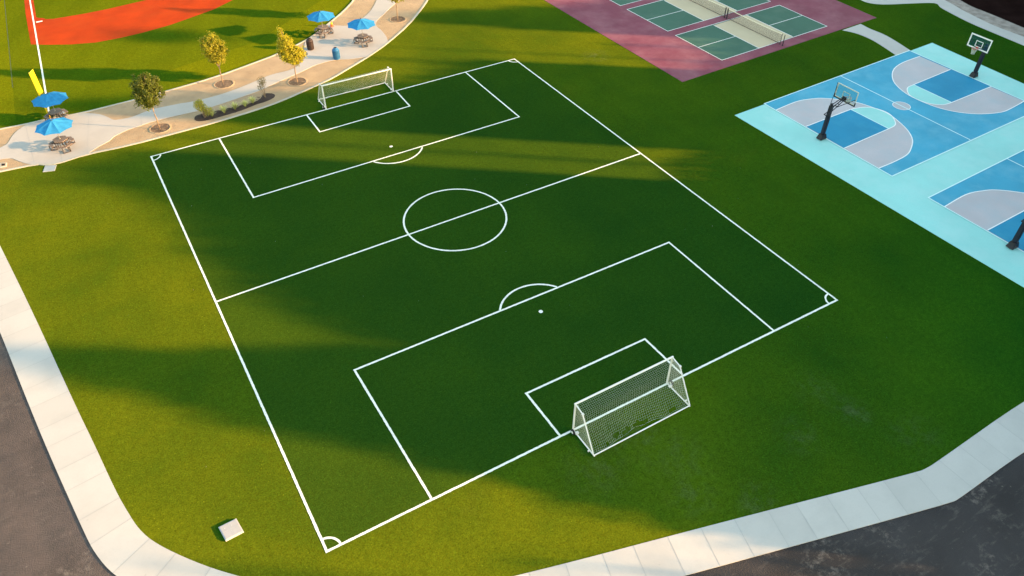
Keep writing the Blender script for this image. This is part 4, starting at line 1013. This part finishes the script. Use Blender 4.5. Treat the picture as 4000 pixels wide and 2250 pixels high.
def make_shrub(loc, label, name, blobs, mat, nleaf, seed, stems, lsize):
    rd = random.Random(seed); g = thing(name, loc, label, 'shrub')
    b = bmesh.new()
    for (x, y, z, rx, rz) in blobs:
        for _ in range(stems): branch(b, Vector((rd.uniform(-.04, .04), rd.uniform(-.04, .04), -.03)), Vector((x + rd.uniform(-.7, .7) * rx, y + rd.uniform(-.7, .7) * rx, z + rd.uniform(-.3, .6) * rz)), 0.018, 0.005, rd, 4)
    finish('stems', b, M['bark'], g)
    b = bmesh.new(); tot = sum(q[3] ** 2 * q[4] for q in blobs)
    for (x, y, z, rx, rz) in blobs:
        for _ in range(int(nleaf * rx * rx * rz / tot)):
            d = Vector((rd.gauss(0, 1), rd.gauss(0, 1), rd.gauss(0, 1))).normalized(); q = rd.random() ** .4
            leaf(b, Vector((x + d.x * rx * q, y + d.y * rx * q, z + d.z * rz * q)), lsize * rd.uniform(.7, 1.3), lsize * .45, d + Vector((rd.gauss(0, .7), rd.gauss(0, .7), rd.gauss(0, .7))), rd)
    finish('foliage', b, mat, g)
make_shrub((*PLANTS[0], 0.02), 'tall yellow green shrub at the left end of the mulch bed', 'shrub', [(-.15, .1, 1.05, .42, .42), (.1, 0, .75, .38, .35), (-.05, 0, 1.3, .3, .25), (.25, -.1, .35, .25, .25), (.5, .0, .55, .25, .25)], M['leaf_shrub'], 1500, 21, 3, 0.10)
make_shrub((*PLANTS[6], 0.02), 'thin grey green sapling at the right end of the mulch bed', 'sapling', [(0, .1, 1.35, .40, .33), (-.2, 0, .9, .28, .22), (.05, .1, 1.1, .3, .25)], M['leaf_grey'], 620, 22, 2, 0.085)

# scattered leaves and scraps on the lawn
rd = random.Random(5); b = bmesh.new()
for _ in range(36):
    x, y = rd.uniform(-6, 36), rd.uniform(-5, 34)
    leaf(b, Vector((x, y, 0.035)), rd.uniform(.03, .06), rd.uniform(.02, .035), Vector((rd.gauss(0, .3), rd.gauss(0, .3), 1)), rd)
tag(finish('leaf_litter', b, M['curb']), 'tiny pale scraps and dry leaves scattered over the grass', 'leaf litter', None, 'stuff')

# ---------------------------------------------------------------- the belt of tall trees beyond the courts, east of the frame:
# it stands in the low sun and throws the long shadows over the park
PROF = [(-3.2, -24), (1.0, -23), (2.0, -21), (2.8, -13), (3.8, -7), (5.0, 0), (6.2, 8), (7.2, 13), (8.2, 20), (9.1, 26), (9.7, 19), (10.4, 11), (11.2, 6), (12.0, 3), (12.8, 5), (14, 8), (16, 11), (18, 14), (20, 15.5), (22, 17), (23.5, 20), (24.6, 26), (26.5, 27), (28.5, 25), (29.0, 22), (29.15, -15.5), (33.3, -16.5), (33.5, 34), (35, 34), (37, 26), (39, 14), (42, 6), (46.0, 2), (46.4, -19), (52.8, -20), (53.3, 6), (55, 12), (57, 4), (60, -8), (66, -12), (76, -14)]
SPIKES = [(31.0, 24, 0.11), (0.45, -6, 0.22), (1.5, -16, 0.18), (-1.3, 10, 0.22), (45.3, 13, 0.3), (50.6, -9, .3)]
nvec = Vector((math.sin(R(-SUN_AZ)), math.cos(R(-SUN_AZ)), 0)); dvec = Vector((-math.cos(R(SUN_AZ)), -math.sin(R(SUN_AZ)), 0))
def tline(s_): return -44.5 - 0.38 * (s_ + 3.6)
def prof(s_):
    for (a, ta), (b_, tb) in zip(PROF, PROF[1:]):
        if a <= s_ <= b_: return ta + (tb - ta) * (s_ - a) / (b_ - a)
    return PROF[-1][1]
tanE = math.tan(R(SUN_EL))
rd = random.Random(77); core = bmesh.new(); leaves = bmesh.new(); trunks = bmesh.new()
s_ = -3.2
while s_ < 76:
    H = (prof(s_) - tline(s_)) * tanE
    base = nvec * s_ + dvec * (tline(s_) + rd.uniform(-1.2, 0.6))
    hc = H - 0.35 - rd.random() * 0.2; r_ = 0.36
    if hc > 1:
        nseg = 8; zs = [0.4, hc * .3, hc * .6, hc * .85, hc]
        rr_ = [r_, r_ * 1.1, r_, r_ * .95, r_ * .55]
        rings = [[core.verts.new(base + Vector((math.cos(k * 2 * math.pi / nseg) * q * rd.uniform(.9, 1.1), math.sin(k * 2 * math.pi / nseg) * q * rd.uniform(.9, 1.1), z))) for k in range(nseg)] for q, z in zip(rr_, zs)]
        for a, c in zip(rings, rings[1:]):
            for k in range(nseg): core.faces.new((a[k], a[(k + 1) % nseg], c[(k + 1) % nseg], c[k]))
        core.faces.new(rings[-1])
    for _ in range(int(5 + H * 4.2)):
        z = rd.uniform(0.3, H); top = z > H - 1.6
        p = base + nvec * rd.gauss(0, 0.22) + dvec * rd.gauss(0, 0.75) + Vector((0, 0, z))
        leaf(leaves, p, rd.uniform(.30, .6), rd.uniform(.25, .45), Vector((rd.gauss(0, 1), rd.gauss(0, 1), rd.gauss(0, .5))), rd)
    for _ in range(10):
        z = H - abs(rd.gauss(0, .35)); p = base + nvec * rd.gauss(0, 0.25) + dvec * rd.gauss(0, 0.5) + Vector((0, 0, z))
        leaf(leaves, p, rd.uniform(.25, .5), rd.uniform(.2, .35), Vector((rd.gauss(0, 1), rd.gauss(0, 1), rd.gauss(0, .5))), rd)
    s_ += 0.40
for (q, te, r_) in SPIKES:
    H = (te - tline(q)) * tanE; base = nvec * q + dvec * (tline(q) - 1.5)
    tube(trunks, [base, base + Vector((0.1, 0.1, H * .6)), base + Vector((0.0, 0.1, H))], r_, 8, r_ * .4)
    for _ in range(160):
        z = rd.uniform(H * .3, H); p = base + nvec * rd.gauss(0, r_ * 1.6) + dvec * rd.gauss(0, r_) + Vector((0, 0, z))
        leaf(leaves, p, .3, .2, Vector((rd.gauss(0, 1), rd.gauss(0, 1), rd.gauss(0, .5))), rd)
# one taller slender tree in the belt: only its tuft of leaves reaches the infield with its shadow
q = 47.8; H = (31 - tline(q)) * tanE; base = nvec * q + dvec * (tline(q) - 1.0)
tube(trunks, [base, base + Vector((0.15, 0.1, H * .5)), base + Vector((0, 0, H))], 0.13, 8, 0.07)
for _ in range(420):
    leaf(leaves, base + nvec * rd.gauss(0, .62) + dvec * rd.gauss(0, .6) + Vector((0, 0, H + rd.gauss(0, .40))), .5, .3, Vector((rd.gauss(0, 1), rd.gauss(0, 1), rd.gauss(0, .5))), rd)
tb = finish('tree_belt', core, M['belt_core'])
tag(tb, 'dense belt of tall trees whose long shadows fall across the pitch', 'trees', None, 'stuff')
finish('foliage', leaves, M['belt_leaf'], tb)['kind'] = 'stuff'
finish('trunks', trunks, M['bark'], tb)['kind'] = 'stuff'
